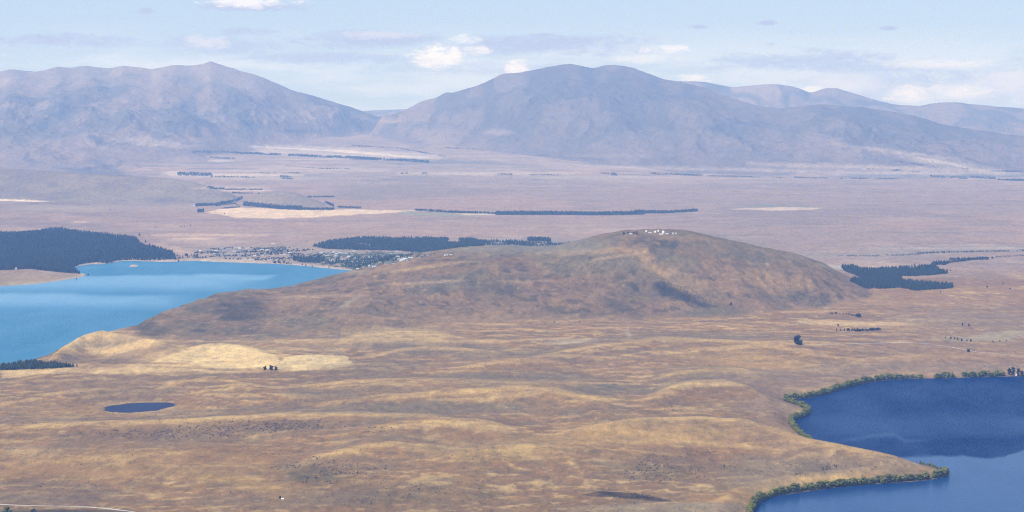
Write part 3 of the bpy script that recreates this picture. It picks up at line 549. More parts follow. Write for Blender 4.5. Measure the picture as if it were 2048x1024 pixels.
# ------------------------------------------------------------------ water
def water_mat(name, deep, sky_sheen, spec_lo, spec_hi):
    m, q, b = new_mat(name); at = q.node('ShaderNodeAttribute', attribute_name='calm'); geo = q.node('ShaderNodeNewGeometry'); P = geo.outputs['Position']
    mp = q.node('ShaderNodeMapping'); mp.inputs['Scale'].default_value = (1.0, 0.35, 1.0); m.node_tree.links.new(P, mp.inputs[0])
    n = q.noise(mp.outputs[0], 1 / 160.0, 5, 0.55, 0.5); k = q.m('ADD', at.outputs['Fac'], q.m('MULTIPLY', q.m('SUBTRACT', n, 0.5), 0.35), clamp=True)
    q.put(b.inputs['Base Color'], q.mix(k, deep + (1,), sky_sheen + (1,)))  # paler calm water: sky reflection painted into the base colour
    q.put(b.inputs['Roughness'], q.ramp(k, 0, 1, 0.45, 0.22, False)); q.put(b.inputs['Specular IOR Level'], q.ramp(k, 0, 1, spec_lo, spec_hi, False))
    b.inputs['IOR'].default_value = 1.33
    w1 = q.noise(P, 1 / 7.0, 3, 0.6); bm = q.node('ShaderNodeBump'); bm.inputs['Strength'].default_value = 0.35; bm.inputs['Distance'].default_value = 1.0
    q.put(bm.inputs['Height'], w1); q.put(b.inputs['Normal'], bm.outputs[0])
    return m
def water(name, polyW, z, pad, step_px, dmin, dmax, calmf, mat):
    rr = [dmin]
    while rr[-1] < dmax: rr.append(rr[-1] + max(rr[-1] ** 2 / 3.4e6 * 2.0, 4))
    rr = np.array(rr); pxs = 1024 + F * polyW[0] / polyW[1]; cc = np.arange(max(pxs.min(), -1600) - 6, min(pxs.max(), 3700) + 8, step_px)
    Y, Cx = np.meshgrid(rr, cc, indexing='ij'); X = (Cx - 1024) / F * Y
    s = signed(X, Y, polyW); ii = np.arange(X.size).reshape(X.shape)
    qd = np.stack([ii[:-1, :-1], ii[:-1, 1:], ii[1:, 1:], ii[1:, :-1]], -1).reshape(-1, 4)
    qd = qd[(s.ravel()[qd].min(1) < pad)]
    cal = calmf(Cx, HY + (H - z) / Y * F, X, Y).ravel()
    u, inv = np.unique(qd, return_inverse=True)
    VV = np.stack([X.ravel()[u], Y.ravel()[u], np.full(len(u), z)], -1)
    o = mesh_np(name, VV, inv.reshape(-1, 4), [mat], None, True)
    at = o.data.attributes.new('calm', 'FLOAT', 'POINT'); at.data.foreach_set('value', cal[u].astype(np.float32))
    return tagk(o, 'structure')
def calm_tek(px, py, X, Y):
    n = fbm(X, Y * 0.35, 300, 5, 61); k = 0.25 + 0 * px
    b = sstep(py + 4 * n, 548, 553) * (1 - sstep(py + 6 * n, 563, 590)) * (1 - sstep(px + 90 * n, 380, 560))
    b2 = sstep(py + 3 * n, 546, 550) * (1 - sstep(py + 3 * n, 557, 563)) * (1 - sstep(px + 60 * n, 500, 540)) * sstep(px, 320, 420)
    b3 = 0.9 * sstep(py + 5 * n, 585, 595) * (1 - sstep(py + 6 * n, 600, 625)) * (1 - sstep(px + 100 * n, 250, 420))
    return np.clip(k + 0.72 * np.maximum(np.maximum(b, b2), b3) + 0.22 * n, 0, 1)
def calm_alex(px, py, X, Y):
    n = fbm(X, Y * 0.5, 140, 5, 62)
    e = ridge(px, [(1400, 950), (1700, 925), (1780, 915), (1870, 913), (1920, 917), (1980, 921), (2010, 920), (2030, 908), (2048, 905), (2300, 900)])
    k = 0.9 * sstep(py - e + 12 * n, -3, 4)
    s1 = 0.24 * np.clip(0.7 + 1.6 * n, 0, 1.3) * np.exp(-((py - ridge(px, [(1670, 886), (1740, 874), (1790, 872), (1810, 884), (1870, 877), (2048, 868)]) + 4 * n) / 4.0) ** 2) * sstep(px, 1660, 1720) * (1 - sstep(px, 1850, 1960))
    s2 = 0.20 * sstep(py + 8 * n, 822, 850) * (1 - sstep(py + 8 * n, 862, 880)) * sstep(px, 1590, 1680)
    k2 = np.clip(0.10 + s2 + s1 + k + 0.16 * n, 0, 1)
    # the strip of water along the headland shore is darker
    shore_dark = np.exp(-((py - ridge(px, [(1500, 1003), (1600, 988), (1750, 973), (1900, 960), (2048, 955)])) / 13.0) ** 2) * (1 - sstep(px, 1800, 1960))
    return k2 * (1 - 0.5 * shore_dark)
M_TEK = water_mat('glacial_water', (0.006, 0.120, 0.235), (0.070, 0.250, 0.42), 0.08, 0.3)
M_ALEX = water_mat('lake_water', (0.000, 0.017, 0.080), (0.005, 0.050, 0.160), 0.0, 0.14)
M_POND = water_mat('pond_water', (0.008, 0.013, 0.05), (0.012, 0.018, 0.06), 0.05, 0.1)
water('lake', TEKW, 0.0, 60, 4, 5900, 11700, calm_tek, M_TEK)
water('lake', ALEXW, 0.0, 40, 4, 2900, 6500, calm_alex, M_ALEX)
water('pond', PONDW, PZ, 8, 2, 5100, 5900, lambda a, b_, c_, d_: 0.2 + 0 * a, M_POND)

# ------------------------------------------------------------------ vegetation shapes (numpy verts, tris)
def cone_tree(seed, sides=7, tiers=4):
    r = np.random.default_rng(seed); vs = []; fs = []
    for t in range(tiers):
        z0 = 0.10 + 0.70 * t / tiers; z1 = min(1.0, z0 + 0.42); rad = 0.22 * (1 - 0.82 * t / tiers)
        b = len(vs); ph = r.random() * 6.28
        for s in range(sides):
            a = ph + 6.283 * s / sides; q = rad * (0.7 + 0.6 * r.random())
            vs.append((q * math.cos(a), q * math.sin(a), z0 + 0.06 * (r.random() - 0.5)))
        vs.append((0.02 * (r.random() - .5), 0.02 * (r.random() - .5), z1))
        for s in range(sides): fs.append((b + s, b + (s + 1) % sides, b + sides))
    return np.array(vs), np.array(fs)
def lump(seed, n=22, flat=0.8):
    """ragged lobed crown: hull-like ball of jittered points (icosphere)"""
    import bmesh
    r = np.random.default_rng(seed); bm = bmesh.new(); bmesh.ops.create_icosphere(bm, subdivisions=1, radius=1.0)
    vs = np.array([p.co[:] for p in bm.verts]); fs = np.array([[q.index for q in f.verts] for f in bm.faces]); bm.free()
    vs *= (0.68 + 0.5 * r.random(len(vs)))[:, None]; vs[:, 2] = vs[:, 2] * flat
    return vs, fs
def leafy(seed, lobes, nleaf, size, trunk_h=0.18, conical=0.0, slim=1.0):
    """crown in a unit-height tree: several small lobes with many leaf clump faces through and around them"""
    r = np.random.default_rng(seed); VS = []; FS = []; n = 0; cs = []
    for i in range(lobes):
        z = trunk_h + 0.15 + (0.72 - trunk_h) * r.random() ** (1 + conical)
        rad_ = slim * 0.34 * (1 - conical * (z - 0.2)) * math.sqrt(max(0.1, 1 - abs(z - 0.5) * 1.1)); a = r.random() * 6.28; q = rad_ * math.sqrt(r.random())
        c = np.array([q * math.cos(a), q * math.sin(a), z]); s = (0.13 + 0.08 * r.random()) * (0.6 + 0.4 * slim); cs.append((c, s))
        v_, f_ = lump(seed * 31 + i); VS.append(v_ * s + c); FS.append(f_ + n); n += len(v_)
    if lobes > 10 and slim > 0.9:
        v_, f_ = lump(seed * 7 + 3, flat=1.0); VS.append(v_ * np.array([0.34, 0.34, 0.36]) + np.array([0, 0, 0.47])); FS.append(f_ + n); n += len(v_); cs.append((np.array([0, 0, 0.47]), 0.34))
    for i in range(nleaf):
        c, s = cs[r.integers(len(cs))]; dvec = r.normal(size=3); dvec /= np.linalg.norm(dvec); p = c + dvec * s * (0.8 + 0.5 * r.random())
        t1 = r.normal(size=3); t1 /= np.linalg.norm(t1); t2 = np.cross(t1, dvec) + 0.3 * r.normal(size=3); t2 /= np.linalg.norm(t2)
        k = size * (0.6 + 0.8 * r.random())
        VS.append(np.array([p + t1 * k, p - t1 * k * 0.6 + t2 * k * 0.7, p - t1 * k * 0.6 - t2 * k * 0.7])); FS.append(np.array([[n, n + 1, n + 2]])); n += 3
    return np.concatenate(VS), np.concatenate(FS)
def trunk_shape(seed, h=0.5, r0=0.035):
    r = np.random.default_rng(seed); vs = []; fs = []; n = 0
    def limb(p, q, ra, rb):
        nonlocal n
        p, q = np.array(p, float), np.array(q, float); d = q - p; d /= np.linalg.norm(d); a = np.cross(d, [0.3, 0.9, 0.1]); a /= np.linalg.norm(a); b = np.cross(d, a)
        for c, rr in ((p, ra), (q, rb)):
            for s in range(6): vs.append(c + rr * (a * math.cos(s * 1.047) + b * math.sin(s * 1.047)))
        for s in range(6): i, j = n + s, n + (s + 1) % 6; fs.append((i, j, j + 6)); fs.append((i, j + 6, i + 6))
        n += 12
    limb((0, 0, -0.03), (0.01, 0, h * 0.5), r0, r0 * 0.75); limb((0.01, 0, h * 0.5), (0.0, 0.02, h), r0 * 0.75, r0 * 0.4)
    for k in range(4):
        a = k * 1.7 + r.random(); z = h * (0.4 + 0.12 * k); limb((0.01, 0, z), (0.2 * math.cos(a), 0.2 * math.sin(a), z + 0.18), r0 * 0.45, r0 * 0.15)
    return np.array(vs), np.array(fs)
def scatter(name, shapes, X, Y, S, mat, sink=0.0, zoff=None, rot=True, wide=1.0):
    """many plants as one mesh"""
    VS, FS = [], []; n = 0; Z = gz(X, Y) if len(X) > 1 else np.array([gz(X, Y)]); Z = np.atleast_1d(Z)
    ch = rng.integers(len(shapes), size=len(X)); an = rng.random(len(X)) * 6.283
    for k, (sv, sf) in enumerate(shapes):
        m = ch == k; c = m.sum()
        if not c: continue
        ca, sa = np.cos(an[m])[:, None], np.sin(an[m])[:, None]; s = S[m][:, None]
        x = (sv[None, :, 0] * ca - sv[None, :, 1] * sa) * s * wide + X[m][:, None]; y = (sv[None, :, 0] * sa + sv[None, :, 1] * ca) * s * wide + Y[m][:, None]
        z = sv[None, :, 2] * s + Z[m][:, None] - sink
        VS.append(np.stack([x, y, z], -1).reshape(-1, 3)); FS.append((sf[None] + (np.arange(c) * len(sv))[:, None, None] + n).reshape(-1, 3)); n += c * len(sv)
    return mesh_np(name, np.concatenate(VS), np.concatenate(FS), [mat])
def inpoly(px, py, poly):
    P = np.array(poly, float); return signed(np.asarray(px, float), np.asarray(py, float), (P[:, 0], P[:, 1])) < 0
def fill(poly, spacing, dens_noise=None, jit=0.5, holes=()):
    """points standing on the ground inside a footprint drawn over the visible ground"""
    P = np.array(poly, float); y0 = ground_d(P[:, 1].max() + 25) * 0.93; y1 = min(ground_d(max(P[:, 1].min() - 2, 230)) * 1.06, 33000)
    if P[:, 1].min() < 340: y0 = 17000
    nY = int((y1 - y0) / spacing) + 1; xs0 = (P[:, 0].min() - 1024) / F; xs1 = (P[:, 0].max() - 1024) / F
    lo = min(xs0 * y0, xs0 * y1); hi = max(xs1 * y0, xs1 * y1)
    gx, gy = np.meshgrid(np.arange(lo, hi, spacing), np.arange(y0, y1, spacing)); gx = gx.ravel() + (rng.random(gx.size) - .5) * spacing * 2 * jit; gy = gy.ravel() + (rng.random(gy.size) - .5) * spacing * 2 * jit
    ok = np.abs(gx / gy) < 0.41; gx, gy = gx[ok], gy[ok]
    z = gz(gx, gy); px = 1024 + F * gx / gy; py = HY + (H - z) / gy * F
    m = inpoly(px, py, poly) & (z > 0.3)
    for h_ in holes: m &= ~inpoly(px, py, h_)
    gx, gy, px, py = gx[m], gy[m], px[m], py[m]
    if dens_noise is not None:
        size, thr = dens_noise; k = fbm(gx, gy, size, 3, 77) > thr; gx, gy = gx[k], gy[k]
    return gx, gy
def ell(cx, cy, rx, ry, an=0.0, n=14):
    return [(cx + rx * math.cos(t) * math.cos(an) - ry * math.sin(t) * math.sin(an), cy + rx * math.cos(t) * math.sin(an) + ry * math.sin(t) * math.cos(an)) for t in np.arange(n) * 6.283 / n]
CONES = [cone_tree(s) for s in range(5)]
CONES_LO = [cone_tree(20 + s, 5, 2) for s in range(4)]
BUSHES = [lump(50 + s) for s in range(5)]
# woods: too many trees to count
def wood(name, poly, spacing, hgt, mat=M_PINE, shapes=CONES, dn=None, holes=(), wide=1.0, label=None):
    X, Y = fill(poly, spacing, dn, holes=holes)
    if len(X) < 3: print('EMPTY', name, label); return None
    S = hgt * (0.6 + 0.75 * rng.random(len(X))) * (1 + 0.18 * fbm(X, Y, 130, 2, 9))
    o = scatter(name, shapes, X, Y, S, mat, 0.4, wide=wide); tagk(o, 'stuff')
    if label: o['label'] = label
    return o
CLEAR = [ell(233, 477, 10, 2.5), ell(180, 490, 16, 1.2, 0.1), ell(90, 500, 20, 1.2, -0.05), ell(60, 521, 8, 2, -0.2), ell(252, 499, 9, 1.6, -0.3), ell(266, 486, 3, 1.5)]
wood('forest', [(-400, 470), (0, 469), (60, 466), (118, 460), (160, 466), (230, 473), (272, 478), (285, 492), (310, 497), (345, 506), (352, 519), (300, 521), (245, 520), (215, 527), (190, 525),
                (172, 526), (150, 533), (145, 541), (162, 548), (120, 545), (60, 538), (0, 541), (-400, 548)], 15, 22, holes=CLEAR, wide=1.5, label='dense dark pine forest on the far shore of the turquoise lake')
wood('forest', [(625, 493), (660, 484), (720, 477), (800, 478), (880, 479), (940, 480), (968, 484), (972, 500), (930, 513), (860, 508), (800, 502), (700, 500), (650, 498)], 15, 20,
     holes=[ell(908, 483, 14, 5), ell(790, 478, 10, 2.5), ell(820, 480, 12, 1.5), ell(730, 489, 24, 1.6, 0.1)], wide=1.5, label='dark pine forest on the rise behind the lakeside village')
wood('open_wood', [(960, 483), (1040, 484), (1100, 487), (1140, 490), (1150, 496), (1090, 506), (960, 508)], 17, 17, dn=(90, -0.12), wide=1.4, label='open scattered pines on grey ground at the forest end')
wood('forest', [(1055, 478), (1100, 480), (1102, 484), (1056, 482)], 16, 20, wide=1.4, label='thin dark pine strip along the plain edge')
wood('forest', [(1682, 534), (1705, 532), (1725, 540), (1800, 536), (1860, 529), (1950, 519), (1975, 516), (1960, 519), (1900, 526), (1872, 538), (1900, 547), (1860, 551), (1803, 553), (1803, 562), (1850, 566), (1905, 570),
                (1905, 577), (1860, 580), (1830, 582), (1803, 576), (1760, 578), (1730, 577), (1700, 562), (1725, 556), (1690, 543)], 13, 17, wide=1.5,
     holes=[ell(1845, 529, 20, 5), ell(1795, 532, 5, 7), ell(1828, 536, 12, 2.5), ell(1880, 533, 14, 3), ell(1740, 538, 9, 2)], label='dark pine plantation on the plain to the right of the brown hill')
wood('forest', [(-300, 738), (0, 735), (60, 728), (110, 729), (150, 734), (100, 737), (0, 741), (-300, 744)], 7, 15, M_PINE, wide=1.5, label='low dark green plantation on the near lake shore')
wood('scrub_row', [(112, 731), (178, 731), (176, 733), (112, 733)], 9, 7, M_DPINE, dn=(60, 0.0), wide=1.5, label='thin row of dark bushes leading from the lakeshore plantation')
# village trees
wood('village_trees', [(585, 516), (640, 514), (655, 520), (640, 526), (600, 525), (585, 521)], 15, 17, wide=1.5, label='dark pines at the village waterfront')
wood('village_trees', [(640, 508), (780, 505), (870, 507), (860, 515), (800, 528), (720, 543), (700, 538), (640, 530), (600, 520), (640, 506)], 15, 8, M_GREEN, BUSHES, dn=(60, -0.12), wide=0.7, label='garden trees between the village houses')
wood('village_trees', [(640, 522), (700, 516), (830, 512), (800, 528), (730, 540), (700, 536), (650, 528)], 16, 15, dn=(60, -0.05), wide=1.4, label='dark pines along the lower edge of the village')
wood('village_trees', [(390, 497), (560, 494), (640, 500), (620, 520), (540, 522), (390, 516)], 20, 8, M_DPINE, BUSHES, dn=(90, 0.0), wide=0.7, label='scattered shrubs on the outskirts of the village')
wood('village_trees', [(350, 512), (395, 508), (398, 516), (350, 520)], 20, 14, dn=(60, -0.1), wide=1.3, label='dark trees at the water edge left of the village')
# far shelterbelts and copses, each a dark mass on the plain
BELTS = [([(830, 420), (900, 424), (990, 427), (1080, 427)], 1.6, 12), ([(990, 427), (1100, 427), (1200, 428), (1290, 426)], 3.2, 14), ([(1270, 424), (1330, 425), (1395, 421)], 2.2, 14), ([(384, 304), (440, 304), (540, 309), (640, 313), (750, 317)], 2.0, 18),
         ([(700, 317), (800, 320), (858, 324)], 2.0, 18), ([(420, 315), (470, 318)], 1.2, 16), ([(700, 291), (800, 297), (890, 313)], 1.0, 14), ([(890, 295), (1000, 303), (1100, 312), (1200, 320)], 0.7, 12), ([(355, 348), (420, 349), (425, 352)], 3.2, 16), ([(430, 353), (510, 355)], 1.2, 13),
         ([(560, 354), (585, 356)], 3.0, 15), ([(520, 346), (600, 346)], 1.0, 12), ([(412, 376), (450, 377)], 2.0, 13), ([(450, 379), (525, 379)], 1.0, 12), ([(465, 386), (520, 387)], 1.2, 12), ([(390, 411), (430, 409), (465, 403), (485, 396)], 2.2, 15), ([(395, 422), (408, 422)], 3.0, 13),
         ([(487, 408), (520, 411), (560, 415), (604, 417)], 3.6, 17), ([(604, 418), (640, 419), (668, 418)], 2.2, 12), ([(615, 394), (668, 394)], 1.0, 12), ([(650, 404), (668, 412)], 2.2, 12), ([(675, 414), (722, 416)], 1.6, 10), ([(430, 412), (470, 407), (480, 414), (445, 417)], 1.0, 9),
         ([(640, 337), (700, 338)], 0.9, 12), ([(570, 332), (640, 337)], 0.7, 10), ([(800, 347), (816, 347)], 1.4, 12), ([(843, 347), (855, 347)], 1.4, 12), ([(992, 348), (1026, 349)], 1.4, 12), ([(1060, 350), (1118, 350)], 1.1, 12), ([(1200, 346), (1218, 347)], 1.6, 14), ([(1222, 348), (1234, 349)], 2.6, 14),
         ([(1302, 347), (1345, 349), (1405, 351)], 1.6, 13), ([(1415, 352), (1565, 355)], 1.0, 12), ([(1588, 355), (1655, 357)], 1.0, 12), ([(1680, 357), (1800, 358)], 0.9, 12), ([(1735, 337), (1840, 344)], 1.3, 15), ([(1787, 322), (1850, 331)], 1.6, 14), ([(1862, 334), (1906, 344)], 1.3, 13),
         ([(1712, 315), (1754, 320)], 0.8, 12), ([(1860, 352), (1890, 354)], 2.2, 13), ([(1900, 354), (1935, 356)], 2.4, 13), ([(1940, 354), (1992, 357)], 1.8, 13), ([(1995, 359), (2060, 361)], 1.6, 13), ([(1920, 337), (1990, 342), (2070, 344)], 1.1, 13), ([(2010, 341), (2070, 344)], 2.2, 14),
         ([(1675, 512), (1760, 512), (1830, 509), (1870, 505)], 1.2, 7), ([(1830, 506), (1920, 504), (2070, 501)], 1.5, 7), ([(1990, 514), (2070, 510)], 1.4, 6), ([(1900, 519), (1975, 518)], 1.6, 13), ([(60, 407), (180, 409)], 0.7, 5), ([(560, 262), (640, 264)], 1.5, 14)]
for pts, hw, hgt in BELTS:
    P = np.array(pts, float); poly = [(a, b - hw) for a, b in P] + [(a, b + hw) for a, b in P[::-1]]
    spc = 24 if P[:, 1].max() < 360 else (17 if P[:, 1].max() < 450 else 15)
    wood('shelterbelt', poly, spc, hgt, M_PINE, CONES_LO, dn=(140, -0.16 if P[:, 1].max() < 400 else -0.5), wide=2.0)
# scrub and stone scattered over slopes
SCR = [(ell(1255, 992, 66, 5, 0.1), 4, 1.7), (ell(300, 868, 150, 9), 8, 2.3), (ell(560, 855, 170, 13), 7, 2.4), (ell(660, 945, 100, 22), 7, 2.2), (ell(830, 985, 150, 20), 10, 1.8), (ell(1310, 930, 120, 26), 7, 2.2), (ell(1620, 938, 44, 12), 4.5, 2.2), (ell(1690, 936, 55, 9), 7, 1.9),
       (ell(170, 980, 160, 22), 13, 1.7), (ell(520, 900, 90, 22), 15, 1.7), (ell(1380, 905, 110, 16), 14, 1.7), (ell(480, 618, 46, 20), 12, 3.0), (ell(1370, 593, 58, 10, 0.42), 7, 3.2), (ell(1240, 618, 46, 9, 0.45), 10, 3.0),
       (ell(1610, 592, 50, 14, 0.3), 10, 3.0), (ell(1420, 575, 110, 35, 0.2), 24, 3.0), (ell(1510, 520, 60, 20, 0.3), 20, 3.0), (ell(872, 580, 22, 7), 8, 2.6), (ell(300, 648, 50, 16, -0.3), 12, 3.0), (ell(1340, 500, 25, 14, 0.7), 12, 2.6), (ell(1350, 815, 60, 10), 12, 1.8), (ell(700, 640, 200, 30), 34, 2.4), (ell(1000, 590, 200, 30), 32, 2.4)]
sx, sy, ss = [], [], []
for poly, spc, sz in SCR:
    pm_ = np.array(poly).mean(0); poly = [tuple(pm_ + (np.array(c_) - pm_) * (1.5 if spc < 12 else 1.1)) for c_ in poly]; X, Y = fill(poly, spc, (110, -0.08), 0.8)
    if len(X):
        ex_ = np.array(poly); rr_ = np.hypot((1024 + F * X / Y - pm_[0]) / (np.ptp(ex_[:, 0]) / 2), (HY + (H - gz(X, Y)) / Y * F - pm_[1]) / (np.ptp(ex_[:, 1]) / 2))
        kp = rng.random(len(X)) < np.clip(1.0 - rr_, 0.08, 1) * 0.8; X, Y = X[kp], Y[kp]; sx.append(X); sy.append(Y); ss.append(sz * (0.35 + 0.9 * rng.random(len(X)) ** 2))
for _ in range(2):                                             # sparse bushes everywhere on the rolling ground
    yy_ = 4050 + (8300 - 4050) * rng.random(5200) ** 1.0; xx_ = (rng.random(5200) - .5) * 0.66 * yy_; k = (fbm(xx_, yy_, 300, 4, 88) > 0.12) & (gz(xx_, yy_) > 1.5)
    sx.append(xx_[k]); sy.append(yy_[k]); ss.append(0.8 + 1.0 * rng.random(k.sum()))
scr = scatter('scrub', BUSHES, np.concatenate(sx), np.concatenate(sy), np.concatenate(ss), M_SCRUB, -0.2); tagk(scr, 'stuff')

# ------------------------------------------------------------------ single trees
def tree_proto(kind, var):
    r = bpy.data.objects.new(kind[0], None); COL.objects.link(r); r.empty_display_size = 1
    cv, cf = kind[1](var); c = mesh_np('crown', cv, cf, [kind[2]], r); tv, tf = trunk_shape(var, kind[3], kind[4]); mesh_np('trunk', tv, tf, [M_BARK], r)
    return r
KIND = {
    'willow': ('willow_tree', lambda s: leafy(100 + s, 15, 240, 0.05, -0.12), M_WILLOW, 0.5, 0.035),
    'poplar': ('poplar_tree', lambda s: leafy(140 + s, 12, 160, 0.035, 0.05, 0.2, 0.36), M_DPINE, 0.7, 0.03),
    'round': ('broad_tree', lambda s: leafy(160 + s, 26, 260, 0.05, -0.10), M_DPINE, 0.5, 0.035),
    'bush': ('small_tree', lambda s: leafy(180 + s, 12, 110, 0.06, -0.1), M_DPINE, 0.4, 0.035),
    'garden': ('broad_tree', lambda s: leafy(190 + s, 12, 260, 0.045), M_GREEN, 0.5, 0.035),
    'pine': ('pine_tree', lambda s: cone_tree(200 + s, 9, 6), M_PINE, 0.6, 0.025),
}
PROTO = {}; used = set()
def put_tree(kind, x, y, s, label, cat='tree', group=None, wide=1.0, z=None):
    var = random.randrange(4); key = (kind, var)
    if key not in PROTO: PROTO[key] = tree_proto(KIND[kind], var); r = PROTO[key]
    else:
        src = PROTO[key]; r = src.copy(); COL.objects.link(r)
        for ch in src.children:
            c = ch.copy(); COL.objects.link(c); c.parent = r
    r.location = (x, y, (gz(x, y) if z is None else z) - 0.02 * s); r.scale = (s * wide, s * wide, s); r.rotation_euler = (0, 0, random.random() * 6.28)
    if 'group' in r: del r['group']
    return tag(r, label, cat, group)
# willow fringe round the deep blue lake
AP = ALEX.copy(); P3 = np.stack(world(AP[:, 0], AP[:, 1]), -1)
seg = np.linalg.norm(np.roll(P3, -1, 0) - P3, axis=1); cum = np.concatenate([[0], np.cumsum(seg)])
t = 0.0; nw = 0
STR = [((1740, 2100), (740, 772), 'rounded green willow in the broken row along the far shore of the deep blue lake', 'willows on the far shore of the blue lake'),
       ((1555, 1740), (755, 806), 'rounded green willow in the unbroken fringe curving into the corner of the blue lake', 'willows curving into the lake corner'),
       ((1555, 1640), (806, 893), 'rounded green willow around the two small bays at the left end of the blue lake', 'willows round the small bays'),
       ((1640, 1842), (890, 929), '', ''), ((1800, 1905), (929, 958), 'rounded green willow at the tip of the brown headland', 'willows at the headland tip'),
       ((1480, 1860), (955, 1110), 'rounded green willow in the thick fringe along the near side of the brown headland', 'willows along the near headland shore')]
while t < cum[-2]:
    i = int(np.searchsorted(cum, t, 'right') - 1); f = (t - cum[i]) / seg[i]; p = P3[i] * (1 - f) + P3[(i + 1) % len(P3)] * f
    dvec = P3[(i + 1) % len(P3)] - P3[i]; nrm = np.array([-dvec[1], dvec[0]]); nrm /= np.linalg.norm(nrm) + 1e-9
    px = 1024 + F * p[0] / p[1]; py = HY + H / p[1] * F
    step = 9.0
    s = None
    for (a, b), (c, d), lab, grp in STR:
        if a <= px <= b and c <= py <= d: s = (lab, grp); break
    if s and s[0] and py < 1062 and -1 < px < 2075:
        gap = (py < 768 and px > 1740) and (vn(np.array([px / 17.0]), np.array([3.3]))[0] < 0.21)
        if px > 2010 and py < 765: gap = True
        if not gap:
            x, y = p
            # stand on the land side
            off = 1.0 + 6 * random.random()
            q1 = p + nrm * off; q2 = p - nrm * off
            s1 = signed(np.array([q1[0]]), np.array([q1[1]]), ALEXW)[0]; q = q1 if s1 > 0 else q2
            hh = (17.0 if py < 800 else 15.5) * (0.45 if py < 943 and px > 1800 and py > 900 else 1.0) * (0.75 + 0.5 * random.random())
            put_tree('willow', q[0], q[1], hh, s[0], 'willow', s[1], 1.12); nw += 1
    t += step * (0.7 + 0.6 * random.random())
print('willows', nw)
for px, s in ((1778, 0), ):
    pass
TREES = [('round', 1594, 689, 36, 'large dark rounded tree standing alone on the grassland', .95), ('bush', 1601, 690, 22, 'dark tree joined to the right of the lone big tree', 1.0), ('bush', 1937, 704, 13, 'small dark tree near the track above the blue lake', 1.1),
         ('round', 530, 740, 15, 'left dark tree of the clump between the straw paddocks', .9), ('round', 542, 740, 19, 'middle and tallest dark tree of the clump by the straw paddocks', .9), ('bush', 552, 740, 15, 'right dark tree of the clump between the straw paddocks', 1),
         ('poplar', 2019, 750, 30, 'tall dark poplar, leftmost at the far lake shore', 1.1), ('poplar', 2026, 751, 31, 'tall dark poplar second from left at the far lake shore', 1.2), ('poplar', 2037, 752, 27, 'tall dark poplar third from left at the far lake shore', 1.3), ('poplar', 2044, 753, 25, 'tall dark poplar at the photo edge on the far lake shore', 1.3),
         ('pine', 279, 472, 26, 'lone pine standing above the end of the big pine forest', 1), ('pine', 291, 485, 22, 'tall pine at the sloping edge of the big pine forest', 1.2), ('pine', 375, 513, 22, 'pointed dark pine beside the turquoise lake left of the village', 1.2),
         ('pine', 660, 482, 20, 'single pine sticking up above the village forest edge', 1.2), ('pine', 153, 560, 16, 'lone pine on the shore of the tan peninsula', 1.1), ('bush', 176, 551, 9, 'dark bush on the tip of the tan peninsula', 1.2), ('bush', 357, 523, 11, 'dark bush on the far waterline left of the village', 1.3),
         ('bush', 560, 997, 7, 'dark bush beside the tiny white hut', 1.0), ('garden', 14, 1046, 26, 'yellowish green tree below the gravel track, cut by the photo edge', 1.1), ('garden', 66, 1042, 18, 'smaller green tree below the gravel track', 1.1), ('garden', -30, 1050, 22, 'green tree just beyond the corner below the gravel track', 1.0),
         ('bush', 1462, 610, 12, 'small dark tree on the lower right slope of the brown hill', 1), ('bush', 1881, 585, 9, 'dark bush in front of the plantation end', 1), ('bush', 1974, 575, 10, 'dark bush on the plain right of the plantation', 1.2), ('bush', 2007, 568, 8, 'upper dark bush on the plain near the right edge', 1), ('bush', 2020, 579, 9, 'lower dark bush on the plain near the right edge', 1.2),
         ('poplar', 1925, 652, 13, 'left of two small upright trees on the right plain', 1.5), ('poplar', 1938, 653, 13, 'right of two small upright trees on the right plain', 1.5), ('bush', 1676, 652, 10, 'single dark tree on the straw strip', 1),
         ('poplar', 1673, 662, 11, 'first small upright tree left of the thick dark tree row', 1.4), ('poplar', 1681, 662, 10, 'second small upright tree left of the thick dark tree row', 1.4), ('poplar', 1689, 662, 10, 'small upright tree touching the thick dark tree row', 1.4)]
for kind, px, py, s, lab, wd in TREES:
    if py > 1024:
        x, y = world(px, py, 8); x, y = float(x), float(y)
    else: x, y, _ = hit(px, py)
    put_tree(kind, x, y, s, lab, 'tree', None, wd)
def row_of(kind, pts, n, s, label, group, wd=1.0, jit=3):
    P = np.array(pts, float); L = np.linspace(0, 1, n); cumx = np.linspace(0, 1, len(P))
    for t_ in L:
        px = np.interp(t_, cumx, P[:, 0]) + (random.random() - .5) * jit; py = np.interp(t_, cumx, P[:, 1]) + (random.random() - .5) * 1.2
        x, y, _ = hit(px, py); put_tree(kind, x, y, s * (0.6 + 0.6 * random.random()), label, 'tree', group, wd)
row_of('bush', [(1697, 662), (1720, 663), (1740, 661), (1760, 660)], 26, 12, 'dark tree in the thick row below the straw strip', 'dark tree row below the straw strip', 1.0)
row_of('bush', [(1663, 628), (1672, 627), (1690, 629), (1700, 630), (1710, 632)], 12, 9, 'dark tree in the loose row above the straw strip', 'loose dark tree row above the straw strip', 1.0)
row_of('round', [(1713, 634), (1720, 634)], 3, 17, 'taller dark tree at the right end of the loose row', 'taller trees ending the loose row', 1.0, 1)
row_of('bush', [(1890, 677), (1905, 679), (1915, 680), (1927, 682), (1943, 684)], 7, 9, 'small dark tree in the widely spaced line on pale ground', 'spaced small trees on the pale ground', 1.0, 3)
row_of('bush', [(1985, 684), (2014, 683)], 3, 8, 'small dark tree on the pale stony flat near the right edge', 'small trees on the stony flat', 1.0, 2)
row_of('pine', [(352, 519), (362, 516), (380, 515), (398, 516)], 10, 15, 'dark pine at the water edge left of the village', 'lakeside pines left of the village', 1.3, 6)
